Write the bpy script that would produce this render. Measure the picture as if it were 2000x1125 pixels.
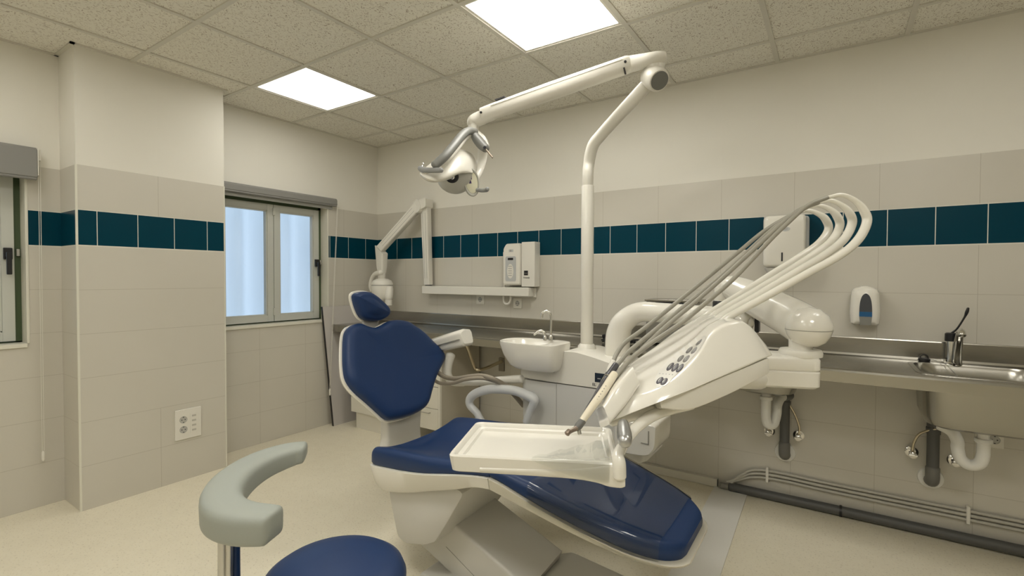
import bpy, bmesh, math, random
from mathutils import Vector as V, Matrix
random.seed(4)
for o in list(bpy.data.objects): bpy.data.objects.remove(o)
SC = bpy.context.scene
COL = SC.collection

# ------------------------------------------------------------------ camera
FPX, YAW, PITCH, ROLL = 952.3, -0.585, -0.0207, 0.0031
CAM = V((3.7957, -3.3099, 1.3249))
FW = V((math.sin(YAW)*math.cos(PITCH), math.cos(YAW)*math.cos(PITCH), math.sin(PITCH)))
R0 = V((math.cos(YAW), -math.sin(YAW), 0)); U0 = R0.cross(FW)
RT = R0*math.cos(ROLL) + U0*math.sin(ROLL); UP = -R0*math.sin(ROLL) + U0*math.cos(ROLL)
cd = bpy.data.cameras.new('camera'); co = bpy.data.objects.new('camera', cd); COL.objects.link(co)
cd.sensor_width = 36; cd.lens = FPX/2000*36; cd.clip_start = 0.05
m = Matrix((RT, UP, -FW)).transposed().to_4x4(); m.translation = CAM
co.matrix_world = m
SC.camera = co
# ------------------------------------------------------------------ world, exposure
w = bpy.data.worlds.new('sky'); SC.world = w; w.use_nodes = True
bg = w.node_tree.nodes['Background']; bg.inputs[0].default_value = (0.70, 0.85, 1.0, 1); bg.inputs[1].default_value = 0.72
SC.view_settings.view_transform = 'Standard'; SC.view_settings.look = 'None'
SC.view_settings.gamma = 1; SC.view_settings.use_curve_mapping = False
SC.view_settings.exposure = 1.05
PANEL_W = 6.0            # emission strength of the ceiling panels
# relative output of the panels, (column from the window wall, row from the tiled wall)
LW = {(0, 0): .6, (1, 0): 1.25, (2, 0): .6, (0, 1): .5, (1, 1): 1.55, (2, 1): 1.5, (0, 2): .8, (1, 2): .9, (2, 2): .9}

# point helpers: a direction of view met with a real plane
def ray(u, v): return FW + RT*((u-1000)/FPX) - UP*((v-562.5)/FPX)
def oX(u, v, x): d = ray(u, v); return CAM + d*((x-CAM.x)/d.x)
def oY(u, v, y): d = ray(u, v); return CAM + d*((y-CAM.y)/d.y)
def oZ(u, v, z): d = ray(u, v); return CAM + d*((z-CAM.z)/d.z)
def oP(u, v, p0, n): d = ray(u, v); return CAM + d*((p0-CAM).dot(n)/d.dot(n))
def oD(u, v, t): return CAM + ray(u, v)*t

# ------------------------------------------------------------------ materials
MATS = {}
def mat(name, col, rough=.5, metal=0, **k):
    if name in MATS: return MATS[name]
    m = bpy.data.materials.new(name); m.use_nodes = True; MATS[name] = m
    b = m.node_tree.nodes['Principled BSDF']
    b.inputs['Base Color'].default_value = (*col, 1); b.inputs['Roughness'].default_value = rough
    b.inputs['Metallic'].default_value = metal
    for a, v in k.items(): b.inputs[a.replace('_', ' ')].default_value = v
    return m
class N:
    """tiny node builder"""
    def __init__(s, m): s.t = m.node_tree; s.b = s.t.nodes['Principled BSDF']
    def n(s, typ, **k):
        x = s.t.nodes.new(typ)
        for a, v in k.items(): setattr(x, a, v)
        return x
    def l(s, a, b): s.t.links.new(a, b)
    def math(s, op, a, b=None, c=None):
        x = s.n('ShaderNodeMath', operation=op)
        for i, v in enumerate((a, b, c)):
            if v is None: continue
            if isinstance(v, (int, float)): x.inputs[i].default_value = v
            else: s.l(v, x.inputs[i])
        return x.outputs[0]
    def mix(s, f, a, b):
        x = s.n('ShaderNodeMix', data_type='RGBA')
        for i, v in ((0, f), (6, a), (7, b)):
            if isinstance(v, (int, float)): x.inputs[i].default_value = v
            elif isinstance(v, tuple): x.inputs[i].default_value = (*v, 1)
            else: s.l(v, x.inputs[i])
        return x.outputs[2]
    def noise(s, scale, detail=3, vec=None, rough=.5):
        x = s.n('ShaderNodeTexNoise'); x.inputs['Scale'].default_value = scale; x.inputs['Detail'].default_value = detail
        x.inputs['Roughness'].default_value = rough
        s.l(vec if vec else s.pos(), x.inputs['Vector']); return x.outputs['Fac']
    def pos(s):
        if not hasattr(s, '_p'): s._p = s.n('ShaderNodeNewGeometry').outputs['Position']
        return s._p
    def bump(s, h, strength, dist=.01):
        x = s.n('ShaderNodeBump'); x.inputs['Strength'].default_value = strength; x.inputs['Distance'].default_value = dist
        s.l(h, x.inputs['Height']); s.l(x.outputs[0], s.b.inputs['Normal'])

C_TILE = (.66, .625, .545); C_PLAST = (.80, .775, .70); C_TEAL = (.0, .040, .066)
def wall_mat(name, axis, big_off, blue_off, blue_pitch=.1956, few=False, skip=None):
    m = mat(name, C_TILE, .3); q = N(m)
    sp = q.n('ShaderNodeSeparateXYZ'); q.l(q.pos(), sp.inputs[0])
    h = sp.outputs[axis]; z = sp.outputs[2]
    tiled = q.math('LESS_THAN', z, 1.95)
    blue = q.math('MULTIPLY', q.math('GREATER_THAN', z, 1.5), q.math('LESS_THAN', z, 1.7))
    def line(c, off, pitch, hw):
        f = q.math('FRACT', q.math('ADD', q.math('DIVIDE', q.math('SUBTRACT', c, off), pitch), 100))
        d = q.math('MULTIPLY', q.math('SUBTRACT', .5, q.math('ABSOLUTE', q.math('SUBTRACT', f, .5))), pitch)
        return q.math('LESS_THAN', d, hw)
    vb = line(h, blue_off, blue_pitch, .0019); vg = line(h, big_off, .4, .0011)
    if few: vg = q.math('MULTIPLY', vg, q.math('MAXIMUM', q.math('LESS_THAN', z, .5), q.math('GREATER_THAN', z, 1.7)))
    if skip: vg = q.math('MULTIPLY', vg, q.math('MAXIMUM', q.math('LESS_THAN', h, skip[0]), q.math('GREATER_THAN', h, skip[1])))
    rows = line(z, 0, .25, .0011)
    rows = q.math('MULTIPLY', rows, q.math('LESS_THAN', z, 1.4))
    edge = q.math('MAXIMUM', q.math('LESS_THAN', q.math('ABSOLUTE', q.math('SUBTRACT', z, 1.5)), .003),
                  q.math('LESS_THAN', q.math('ABSOLUTE', q.math('SUBTRACT', z, 1.7)), .002))
    nbig = q.math('MULTIPLY', q.math('MAXIMUM', vg, rows), q.math('SUBTRACT', 1, blue))
    nb = q.math('MAXIMUM', q.math('MULTIPLY', vb, blue), edge)
    n1 = q.noise(2.2, 4); n2 = q.noise(60, 2)
    tile = q.mix(n1, (.585, .555, .48), (.635, .605, .53))
    tile = q.mix(q.math('MULTIPLY', nbig, .55), tile, (.33, .29, .22))
    c = q.mix(blue, tile, C_TEAL)
    c = q.mix(nb, c, (.72, .70, .62))
    plaster = q.mix(n1, (.77, .745, .665), (.83, .805, .73))
    c = q.mix(tiled, plaster, c)
    q.l(c, q.b.inputs['Base Color'])
    rr = q.math('ADD', .85, q.math('MULTIPLY', tiled, -.52))
    rr = q.math('ADD', rr, q.math('MULTIPLY', nb, .3)); rr = q.math('SUBTRACT', rr, q.math('MULTIPLY', blue, .05))
    q.l(rr, q.b.inputs['Roughness'])
    q.l(q.math('SUBTRACT', .5, q.math('MULTIPLY', blue, .36)), q.b.inputs['Specular IOR Level'])
    h1 = q.math('SUBTRACT', q.math('MULTIPLY', tiled, 1.0), q.math('MULTIPLY', q.math('MAXIMUM', nb, nbig), .5))
    h1 = q.math('ADD', h1, q.math('MULTIPLY', n2, .06))
    q.bump(h1, .35, .003)
    return m
W_R = wall_mat('wall_tile_right', 0, -.010, 4.224, .1975)
W_L = wall_mat('wall_tile_left', 1, 0, -.150, .2, skip=(-2.55, -2.3))
W_P = wall_mat('wall_tile_pillar', 1, -1.986, -2.29, few=True)
W_PX = wall_mat('wall_tile_pillar_side', 0, -.13, -.012, .3)

m = mat('vinyl_floor', (.6, .55, .42), .5); q = N(m)
a = q.noise(1.3, 5); b_ = q.noise(90, 4, rough=.7); c_ = q.noise(14, 5)
x = q.mix(a, (.78, .72, .565), (.88, .82, .66)); x = q.mix(q.math('MULTIPLY', c_, .45), x, (.68, .62, .475))
sp = q.math('GREATER_THAN', b_, .58); x = q.mix(q.math('MULTIPLY', sp, .35), x, (.78, .74, .62))
sp2 = q.math('LESS_THAN', b_, .40); x = q.mix(q.math('MULTIPLY', sp2, .35), x, (.36, .31, .21))
q.l(x, q.b.inputs['Base Color']); q.l(q.math('ADD', .38, q.math('MULTIPLY', c_, .25)), q.b.inputs['Roughness']); FLOOR = m

m = mat('ceiling_tile_fissured', (.62, .59, .5), .9); q = N(m)
mp = q.n('ShaderNodeMapping'); mp.inputs['Scale'].default_value = (1, 1.0, 1); q.l(q.pos(), mp.inputs[0])
nz = q.n('ShaderNodeTexNoise'); nz.inputs['Scale'].default_value = 26; nz.inputs['Detail'].default_value = 1; q.l(mp.outputs[0], nz.inputs['Vector'])
mx = q.n('ShaderNodeVectorMath', operation='SCALE'); q.l(nz.outputs['Color'], mx.inputs[0]); mx.inputs['Scale'].default_value = .055
ad = q.n('ShaderNodeVectorMath', operation='ADD'); q.l(mp.outputs[0], ad.inputs[0]); q.l(mx.outputs[0], ad.inputs[1])
m2 = q.n('ShaderNodeMapping'); m2.inputs['Scale'].default_value = (125, 60, 1); m2.inputs['Rotation'].default_value = (0, 0, .5); q.l(ad.outputs[0], m2.inputs[0])
vo = q.n('ShaderNodeTexVoronoi', voronoi_dimensions='2D'); vo.inputs['Scale'].default_value = 1; q.l(m2.outputs[0], vo.inputs['Vector'])
sepc = q.n('ShaderNodeSeparateColor'); q.l(vo.outputs['Color'], sepc.inputs[0])
thr = q.math('MULTIPLY', q.math('ADD', sepc.outputs[0], .25), .24)
pit = q.math('LESS_THAN', vo.outputs['Distance'], thr)
q.l(q.mix(pit, (.82, .795, .71), (.48, .42, .35)), q.b.inputs['Base Color'])
q.bump(q.math('SUBTRACT', 1, pit), .4, .002); CEIL = m

WHITE = mat('white_plastic', (.80, .775, .70), .16, Coat_Weight=.4, Coat_Roughness=.06)
WHITE2 = mat('white_enamel', (.78, .755, .68), .3)
CREAM = mat('cream_plastic', (.76, .70, .56), .25)
GREYW = mat('pale_grey_plastic', (.66, .67, .66), .3)
SHELL = mat('pale_grey_shell', (.60, .585, .54), .35)
BASEM = mat('beige_grey_shell', (.45, .42, .36), .4)
CLEARW = mat('milky_shell', (.62, .59, .50), .22)
BLUE = mat('blue_vinyl', (.009, .033, .112), .46, Specular_IOR_Level=.32, Sheen_Weight=.0, Coat_Weight=.08, Coat_Roughness=.3)
q = N(BLUE); q.bump(q.noise(500, 2), .12, .001)
STOOLG = mat('grey_vinyl', (.33, .35, .31), .5); q = N(STOOLG); q.bump(q.noise(450, 2), .15, .001)
CHROME = mat('chrome', (.78, .77, .74), .12, 1)
ALU = mat('brushed_aluminium', (.55, .54, .51), .33, 1)
m = mat('stainless_steel', (.38, .365, .325), .24, 1); q = N(m)
mp = q.n('ShaderNodeMapping'); mp.inputs['Scale'].default_value = (2, 90, 90); q.l(q.pos(), mp.inputs[0])
q.l(q.math('ADD', .20, q.math('MULTIPLY', q.noise(3, 3, mp.outputs[0]), .07)), q.b.inputs['Roughness']); STEEL = m
DARKG = mat('dark_grey_plastic', (.14, .14, .13), .45)
MIDG = mat('mid_grey_rubber', (.24, .23, .20), .45)
HOSEG = mat('grey_hose', (.30, .285, .235), .45)
HOSEW = mat('white_hose_arm', (.80, .775, .69), .2, Coat_Weight=.3)
BROWNH = mat('taupe_hose', (.30, .26, .20), .4)
BLACK = mat('black_plastic', (.012, .012, .013), .35)
PVCG = mat('grey_pvc_pipe', (.10, .10, .095), .5)
PVCW = mat('white_pvc_pipe', (.80, .79, .74), .4)
GREEN = mat('green_painted_frame', (.055, .085, .035), .5)
WFRAME = mat('lacquered_aluminium_frame', (.56, .57, .52), .4)
TRIM = mat('cream_edge_trim', (.74, .72, .62), .35)
LAMG = mat('grey_laminate', (.56, .53, .50), .4)
CABW = mat('cream_laminate', (.74, .71, .62), .4)
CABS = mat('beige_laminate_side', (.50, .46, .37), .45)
BLINDG = mat('grey_blind_cassette', (.25, .245, .23), .5)
NAVY = mat('navy_panel', (.004, .014, .035), .25)
MATW = mat('white_floor_mat', (.80, .78, .72), .6)
PAPER = mat('window_plastic', (.8, .8, .8), .5)
GOLD = mat('brassy_chrome', (.62, .55, .42), .2, 1)
BTN = mat('grey_button', (.21, .20, .19), .35)
BTND = mat('dark_button', (.09, .085, .10), .35)
TXT = mat('dark_print', (.05, .05, .055), .5)
TXTG = mat('grey_print', (.35, .34, .32), .5)
SMOKE = mat('smoked_window', (.06, .065, .075), .12)
SOAPB = mat('blue_soap', (.01, .10, .25), .15)
SOAPG = mat('grey_plastic_window', (.22, .22, .20), .15)
PAD_GREY = mat('grey_keypad', (.50, .51, .50), .4)

def glassy(name, col, alpha, rough=.05):
    m = bpy.data.materials.new(name); m.use_nodes = True; t = m.node_tree; t.nodes.clear()
    o = t.nodes.new('ShaderNodeOutputMaterial'); mixn = t.nodes.new('ShaderNodeMixShader')
    tr = t.nodes.new('ShaderNodeBsdfTransparent'); tr.inputs[0].default_value = (*col, 1)
    gl = t.nodes.new('ShaderNodeBsdfGlossy'); gl.inputs['Roughness'].default_value = rough
    fr = t.nodes.new('ShaderNodeLayerWeight'); fr.inputs[0].default_value = .22
    ml = t.nodes.new('ShaderNodeMath'); ml.operation = 'MULTIPLY_ADD'; ml.inputs[1].default_value = 1.0; ml.inputs[2].default_value = alpha
    t.links.new(fr.outputs['Fresnel'], ml.inputs[0]); t.links.new(ml.outputs[0], mixn.inputs[0])
    t.links.new(tr.outputs[0], mixn.inputs[1]); t.links.new(gl.outputs[0], mixn.inputs[2]); t.links.new(mixn.outputs[0], o.inputs[0])
    return m
FILM = glassy('clear_film', (.93, .94, .93), .02, .04)
PANE = glassy('window_pane', (.95, .97, 1), .0, .2)
m = bpy.data.materials.new('translucent_corrugated_sheet'); m.use_nodes = True; t = m.node_tree; t.nodes.clear()
o_ = t.nodes.new('ShaderNodeOutputMaterial'); tl = t.nodes.new('ShaderNodeBsdfTranslucent'); tl.inputs[0].default_value = (.90, .92, .93, 1)
df = t.nodes.new('ShaderNodeBsdfDiffuse'); df.inputs[0].default_value = (.88, .9, .92, 1); mi = t.nodes.new('ShaderNodeMixShader'); mi.inputs[0].default_value = .25
t.links.new(tl.outputs[0], mi.inputs[1]); t.links.new(df.outputs[0], mi.inputs[2]); t.links.new(mi.outputs[0], o_.inputs[0]); SHEET = m
def light_mat(f):
    n_ = 'light_diffuser_%.2f' % f
    if n_ in MATS: return MATS[n_]
    m = bpy.data.materials.new(n_); m.use_nodes = True; t = m.node_tree; t.nodes.clear(); MATS[n_] = m
    o_ = t.nodes.new('ShaderNodeOutputMaterial'); em = t.nodes.new('ShaderNodeEmission'); em.inputs[0].default_value = (1, .972, .90, 1); em.inputs[1].default_value = PANEL_W*f
    t.links.new(em.outputs[0], o_.inputs[0]); return m

# ------------------------------------------------------------------ geometry helpers
def wloc(p):
    r = V((0, 0, 0))
    while p: r = r + p.location; p = p.parent
    return r
def mk(name, verts, faces, material, parent=None, smooth=True, bevel=0, sub=0, seg=3, kind=None, wn=True):
    """links one mesh object; verts are world positions"""
    verts = [V(v) for v in verts]
    lo = V([min(v[i] for v in verts) for i in range(3)]); hi = V([max(v[i] for v in verts) for i in range(3)])
    c = (lo+hi)/2
    me = bpy.data.meshes.new(name); me.from_pydata([v-c for v in verts], [], faces)
    bm = bmesh.new(); bm.from_mesh(me); bmesh.ops.remove_doubles(bm, verts=bm.verts, dist=1e-6); bmesh.ops.recalc_face_normals(bm, faces=bm.faces)
    bm.to_mesh(me); bm.free()
    ms = material if isinstance(material, list) else [material]
    for x in ms: me.materials.append(x)
    if smooth: me.shade_smooth()
    o = bpy.data.objects.new(name, me); COL.objects.link(o)
    o.parent = parent; o.location = c - wloc(parent)
    if bevel:
        b = o.modifiers.new('bevel', 'BEVEL'); b.width = bevel; b.segments = seg; b.limit_method = 'ANGLE'; b.angle_limit = math.radians(35)
        b.harden_normals = True
    if sub:
        s = o.modifiers.new('subdivision', 'SUBSURF'); s.levels = sub; s.render_levels = sub
    if smooth and not bevel and not sub: me.set_sharp_from_angle(angle=math.radians(40))
    if kind: o['kind'] = kind
    return o
def tag(o, label, cat, group=None, kind=None):
    o['label'] = label; o['category'] = cat
    if group: o['group'] = group
    if kind: o['kind'] = kind
    return o
def thing(name, loc, label, cat, group=None):
    o = bpy.data.objects.new(name, None); COL.objects.link(o); o.location = V(loc); o.empty_display_size = .05
    return tag(o, label, cat, group)
BOXF = [(0, 1, 3, 2), (4, 6, 7, 5), (0, 4, 5, 1), (2, 3, 7, 6), (0, 2, 6, 4), (1, 5, 7, 3)]
def boxg(lo, hi, M=None):
    vs = [V((x, y, z)) for x in (lo[0], hi[0]) for y in (lo[1], hi[1]) for z in (lo[2], hi[2])]
    if M: vs = [M @ v for v in vs]
    return vs, BOXF
def join(*gs):
    V_, F_ = [], []
    for vs, fs in gs:
        n = len(V_); V_ += list(vs); F_ += [tuple(i+n for i in f) for f in fs]
    return V_, F_
def box(name, lo, hi, material, parent=None, bevel=.002, M=None, **k):
    vs, fs = boxg(lo, hi, M); return mk(name, vs, fs, material, parent, bevel=bevel, **k)
def catmull(P, n):
    P = [V(p) for p in P]; out = []
    for i in range(len(P)-1):
        p0 = P[i-1] if i else P[0]*2-P[1]; p1, p2 = P[i], P[i+1]; p3 = P[i+2] if i+2 < len(P) else P[-1]*2-P[-2]
        for k in range(n):
            t = k/n
            out.append(.5*((2*p1)+(p2-p0)*t+(2*p0-5*p1+4*p2-p3)*t*t+(3*p1-p0-3*p2+p3)*t**3))
    out.append(P[-1]); return out
def tubeg(P, r, n=6, sides=16, cap=True, smooth=True, flat=None):
    """swept round tube; r a radius or a list of radii at P"""
    P = [V(p) for p in P]
    rs = r if isinstance(r, (list, tuple)) else [r]*len(P)
    if smooth and len(P) > 2:
        Q = catmull([V((*p, q)) if False else p for p, q in zip(P, rs)], n)
        RR = [v.x for v in catmull([V((q, 0, 0)) for q in rs], n)]
    else: Q, RR = P, list(rs)
    vs, fs = [], []
    t0 = (Q[1]-Q[0]).normalized()
    ref = V((0, 0, 1)) if abs(t0.z) < .9 else V((1, 0, 0))
    nx = t0.cross(ref).normalized()
    rings = []
    def ring(c, t, rad):
        nonlocal nx
        nx = (nx - t*nx.dot(t)).normalized(); ny = t.cross(nx)
        b = len(vs)
        for k in range(sides):
            a = 2*math.pi*k/sides; fy = flat if flat else 1
            vs.append(c + nx*math.cos(a)*rad + ny*math.sin(a)*rad*fy)
        rings.append(b)
    if cap:
        for a in (.05, .45, .8): ring(Q[0]-t0*RR[0]*(1-a)*.6*(cap if cap is not True else 1), t0, RR[0]*math.sin(math.acos(1-a)) if a < .99 else RR[0])
    for i, c in enumerate(Q):
        t = (Q[min(i+1, len(Q)-1)]-Q[max(i-1, 0)]).normalized(); ring(c, t, RR[i])
    if cap:
        t = (Q[-1]-Q[-2]).normalized()
        for a in (.8, .45, .05): ring(Q[-1]+t*RR[-1]*(1-a)*.6*(cap if cap is not True else 1), t, RR[-1]*math.sin(math.acos(1-a)))
    for a, b in zip(rings, rings[1:]):
        for k in range(sides): fs.append((a+k, a+(k+1) % sides, b+(k+1) % sides, b+k))
    fs.append(tuple(rings[0]+k for k in reversed(range(sides)))); fs.append(tuple(rings[-1]+k for k in range(sides)))
    return vs, fs
def tube(name, P, r, material, parent=None, **k):
    kk = {a: k.pop(a) for a in ('n', 'sides', 'cap', 'smooth', 'flat') if a in k}
    vs, fs = tubeg(P, r, **kk); return mk(name, vs, fs, material, parent, **k)
def latheg(prof, c, axis=(0, 0, 1), sides=32):
    """prof: (radius, height along axis)"""
    ax = V(axis).normalized(); ref = V((1, 0, 0)) if abs(ax.x) < .9 else V((0, 1, 0))
    a = ax.cross(ref).normalized(); b = ax.cross(a); c = V(c); vs, fs = [], []
    for r, h in prof:
        for k in range(sides):
            t = 2*math.pi*k/sides; vs.append(c+ax*h+(a*math.cos(t)+b*math.sin(t))*max(r, 1e-5))
    n = len(prof)
    for i in range(n-1):
        for k in range(sides): fs.append((i*sides+k, i*sides+(k+1) % sides, (i+1)*sides+(k+1) % sides, (i+1)*sides+k))
    fs.append(tuple(range(sides-1, -1, -1))); fs.append(tuple((n-1)*sides+k for k in range(sides)))
    return vs, fs
def lathe(name, prof, c, material, parent=None, axis=(0, 0, 1), sides=32, **k):
    vs, fs = latheg(prof, c, axis, sides); return mk(name, vs, fs, material, parent, **k)
def loftg(secs, closed=True, capends=True):
    vs, fs = [], []; n = len(secs[0])
    for s in secs: vs += [V(p) for p in s]
    for i in range(len(secs)-1):
        for k in range(n if closed else n-1):
            fs.append((i*n+k, i*n+(k+1) % n, (i+1)*n+(k+1) % n, (i+1)*n+k))
    if capends: fs.append(tuple(reversed(range(n)))); fs.append(tuple((len(secs)-1)*n+k for k in range(n)))
    return vs, fs
def rpoly(P, f=.2, n=4):
    """polygon with its corners rounded (each a quadratic curve); f is a fraction of the edge or a radius in metres when negative"""
    out = []; m_ = len(P); P = [V(p) for p in P]
    for i in range(m_):
        a, b, c = P[i-1], P[i], P[(i+1) % m_]
        ff = f[i] if isinstance(f, (list, tuple)) else f
        d1 = ff if ff >= 0 else min(.48, -ff/(a-b).length); d2 = ff if ff >= 0 else min(.48, -ff/(c-b).length)
        s = b.lerp(a, d1); e = b.lerp(c, d2)
        for k in range(n+1):
            t = k/n; out.append(s*(1-t)**2+b*2*t*(1-t)+e*t*t)
    return out
def loft_smooth(secs, n=5):
    """smooth interpolation between sections"""
    cols = [catmull([s[k] for s in secs], n) for k in range(len(secs[0]))]
    return [[c[i] for c in cols] for i in range(len(cols[0]))]
def shrink(sec, f, shift=V((0, 0, 0))):
    c = sum((V(p) for p in sec), V((0, 0, 0)))/len(sec); return [c+(V(p)-c)*f+shift for p in sec]
def padg(outline, nrm, th, back=.0, rnd=.035, steps=6, dome=.0, sag=None):
    """cushion from a closed outline: rounded rim, softly domed face. outline is the widest line; th the height of the face over it"""
    O = [V(p) for p in outline]; c = sum(O, V((0, 0, 0)))/len(O); nrm = V(nrm).normalized()
    m_ = len(O)
    # inward direction along the outline
    ins = []
    for i in range(m_):
        t = (O[(i+1) % m_]-O[i-1]).normalized(); d = t.cross(nrm).normalized()
        if d.dot(c-O[i]) < 0: d = -d
        ins.append(d)
    for _ in range(3): ins = [(ins[i-1]+ins[i]*2+ins[(i+1) % m_]).normalized() for i in range(m_)]
    secs = []
    secs.append([O[i]+ins[i]*rnd*.35-nrm*back for i in range(m_)])
    secs.append([O[i]+ins[i]*rnd*.05-nrm*back*.8 for i in range(m_)])
    for k in range(steps+1):
        a = k/steps*math.pi/2
        secs.append([O[i]+ins[i]*rnd*(1-math.cos(a))+nrm*th*math.sin(a) for i in range(m_)])
    base = secs[-1]
    for f in (.85, .65, .42, .2, .07):
        secs.append([c+nrm*th+((p-nrm*th)-c)*f+nrm*dome*(1-f*f) for p in base])
    vs, fs = loftg(secs)
    return vs, fs
def text(name, s, size, origin, xdir, ydir, material, parent, depth=.0006, align='LEFT', shear=0):
    cu = bpy.data.curves.new(name, 'FONT'); cu.body = s; cu.size = size; cu.extrude = depth; cu.align_x = align; cu.shear = shear
    to = bpy.data.objects.new('tmp', cu); COL.objects.link(to)
    bpy.context.view_layer.update()
    me = bpy.data.meshes.new_from_object(to.evaluated_get(bpy.context.evaluated_depsgraph_get()))
    bpy.data.objects.remove(to)
    xd = V(xdir).normalized(); yd = V(ydir).normalized(); zd = xd.cross(yd).normalized(); yd = zd.cross(xd)
    vs = [V(origin)+xd*v.co.x+yd*v.co.y+zd*(v.co.z+depth) for v in me.vertices]; fs = [tuple(p.vertices) for p in me.polygons]
    return mk(name, vs, fs, material, parent, smooth=False)

# ================================================================== THE ROOM
H = 2.606; XR = 6.2; YF = -6.0; TH = .2
PX, PN, PF = .272, -2.381, -1.592
W2A, W2B, WZ0, WZ1 = -1.50, -.577, .937, 1.962          # window beside the corner
W1A, W1B = -3.62, -2.532
mk('floor', *boxg((-.35, YF-.1, -.1), (XR+.1, .1, 0)), FLOOR, smooth=False, kind='structure')
mk('wall_right', *boxg((-.35, 0, 0), (XR+.1, TH, H+.1)), W_R, smooth=False, kind='structure')
g = []
for lo, hi in (((-.16, W2B, 0), (0, 0, H+.1)), ((-.16, W2A, 0), (0, W2B, WZ0)), ((-.16, W2A, WZ1), (0, W2B, H+.1)),
               ((-.16, W1B, 0), (0, W2A, H+.1)), ((-.16, W1A, 0), (0, W1B, WZ0)), ((-.16, W1A, WZ1), (0, W1B, H+.1)), ((-.16, YF, 0), (0, W1A, H+.1))):
    g.append(boxg(lo, hi))
mk('wall_left', *join(*g), W_L, smooth=False, kind='structure')
mk('wall_back', *boxg((-.35, YF-TH, 0), (XR+.1, YF, H+.1)), W_PX, smooth=False, kind='structure')
mk('wall_far_side', *boxg((XR, YF, 0), (XR+TH, 0, H+.1)), W_L, smooth=False, kind='structure')
# the pillar that stands out of the window wall
vs, fs = boxg((0.0005, PN, 0), (PX, PF, H))
pil = mk('wall_pillar', vs, fs, [W_P, W_PX], smooth=False, kind='structure')
for p in pil.data.polygons:
    if abs(p.normal.y) > .5: p.material_index = 1
mk('trim_1', *boxg((PX-.006, PN-.004, 0), (PX+.0025, PN+.006, 1.95)), TRIM, smooth=False, kind='structure')
mk('trim_2', *boxg((PX-.004, PF-.005, 0), (PX+.002, PF+.003, 1.95)), TRIM, smooth=False, kind='structure')
# ceiling: tiles seated in a grid, the light panels in their own cells
GX = [-.106+.6*i for i in range(11)]; GY = [-.318-.6*j for j in range(11)]
cells = {(1, 1), (4, 1), (1, 4), (4, 4), (7, 1), (7, 4)}
g = []
xs = [0.0] + [.494+.6*i for i in range(11)]; xs = [x for x in xs if x < XR] + [XR]
ys = [0.0] + [y for y in GY if y > YF] + [YF]
lights = []
for i in range(len(xs)-1):
    for j in range(len(ys)-1):
        if (i, j) in {(1, 2), (4, 2), (1, 5), (4, 5), (7, 2), (7, 5), (1, 8), (4, 8), (7, 8)}: lights.append((xs[i], xs[i+1], ys[j+1], ys[j])); continue  # panels wholly out of view are additions that balance the room's brightness
        g.append(boxg((xs[i]+.001, ys[j+1]+.001, H+.007), (xs[i+1]-.001, ys[j]-.001, H+.02)))
mk('ceiling', *join(*g, boxg((-.3, YF, H+.06), (XR, 0, H+.1))), CEIL, smooth=False, kind='structure')
g = []
bw = .012
for x in xs[1:-1]: g.append(boxg((x-bw, YF, H), (x+bw, 0, H+.008)))
for y in ys[1:-1]: g.append(boxg((0, y-bw, H+.0004), (XR, y+bw, H+.008)))
for a, b in (((0, -.02), (XR, 0)), ((0, YF), (XR, YF+.02)), ((0, YF), (.02, 0)), ((XR-.02, YF), (XR, 0)), ((0, PN-.02), (PX+.02, PN)), ((PX, PN-.02), (PX+.02, PF+.02))):
    g.append(boxg((*a, H-.001), (*b, H+.007)))
GRID = mat('ceiling_grid_paint', (.66, .635, .56), .5)
mk('ceiling_grid', *join(*g), GRID, smooth=False, kind='structure')
LL = {(0, 0): 'square ceiling light nearest the corner, above the small window', (1, 0): 'square ceiling light cut by the top edge above the lamp arm',
      (0, 1): 'square ceiling light whose corner shows at the far top left', (2, 0): 'added unseen square ceiling light above the steel sink at the right',
      (1, 1): 'added unseen square ceiling light overhead between the stool and the delivery unit', (2, 1): 'added unseen square ceiling light overhead, right of the camera',
      (0, 2): 'added unseen square ceiling light in the back row, left one', (1, 2): 'added unseen square ceiling light in the back row, middle one', (2, 2): 'added unseen square ceiling light in the back row, right one'}  # back row added behind the camera for more bounced light
off = []
for (x0, x1, y0, y1) in lights:
    a = 0 if x0 < 1 else (1 if x0 < 3 else 2); b = 0 if y0 > -2 else (1 if y0 > -4 else 2)
    if LW[(a, b)] <= 0:
        off.append((x0, x1, y0, y1)); continue
    t = thing('ceiling_light', ((x0+x1)/2, (y0+y1)/2, H), LL[(a, b)], 'light', 'square light panels in the ceiling')
    e = bw+.001; f = .014
    mk('diffuser', *boxg((x0+e+f, y0+e+f, H+.010), (x1-e-f, y1-e-f, H+.016)), light_mat(LW[(a, b)]), t, smooth=False)
    g = [boxg((x0+e, y0+e, H+.0045), (x0+e+f, y1-e, H+.02)), boxg((x1-e-f, y0+e, H+.0045), (x1-e, y1-e, H+.02)),
         boxg((x0+e+f, y0+e, H+.0045), (x1-e-f, y0+e+f, H+.02)), boxg((x0+e+f, y1-e-f, H+.0045), (x1-e-f, y1-e, H+.02)),
         boxg((x0+e, y0+e, H+.018), (x1-e, y1-e, H+.024))]
    mk('frame', *join(*g), WHITE2, t, smooth=False)
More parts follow.
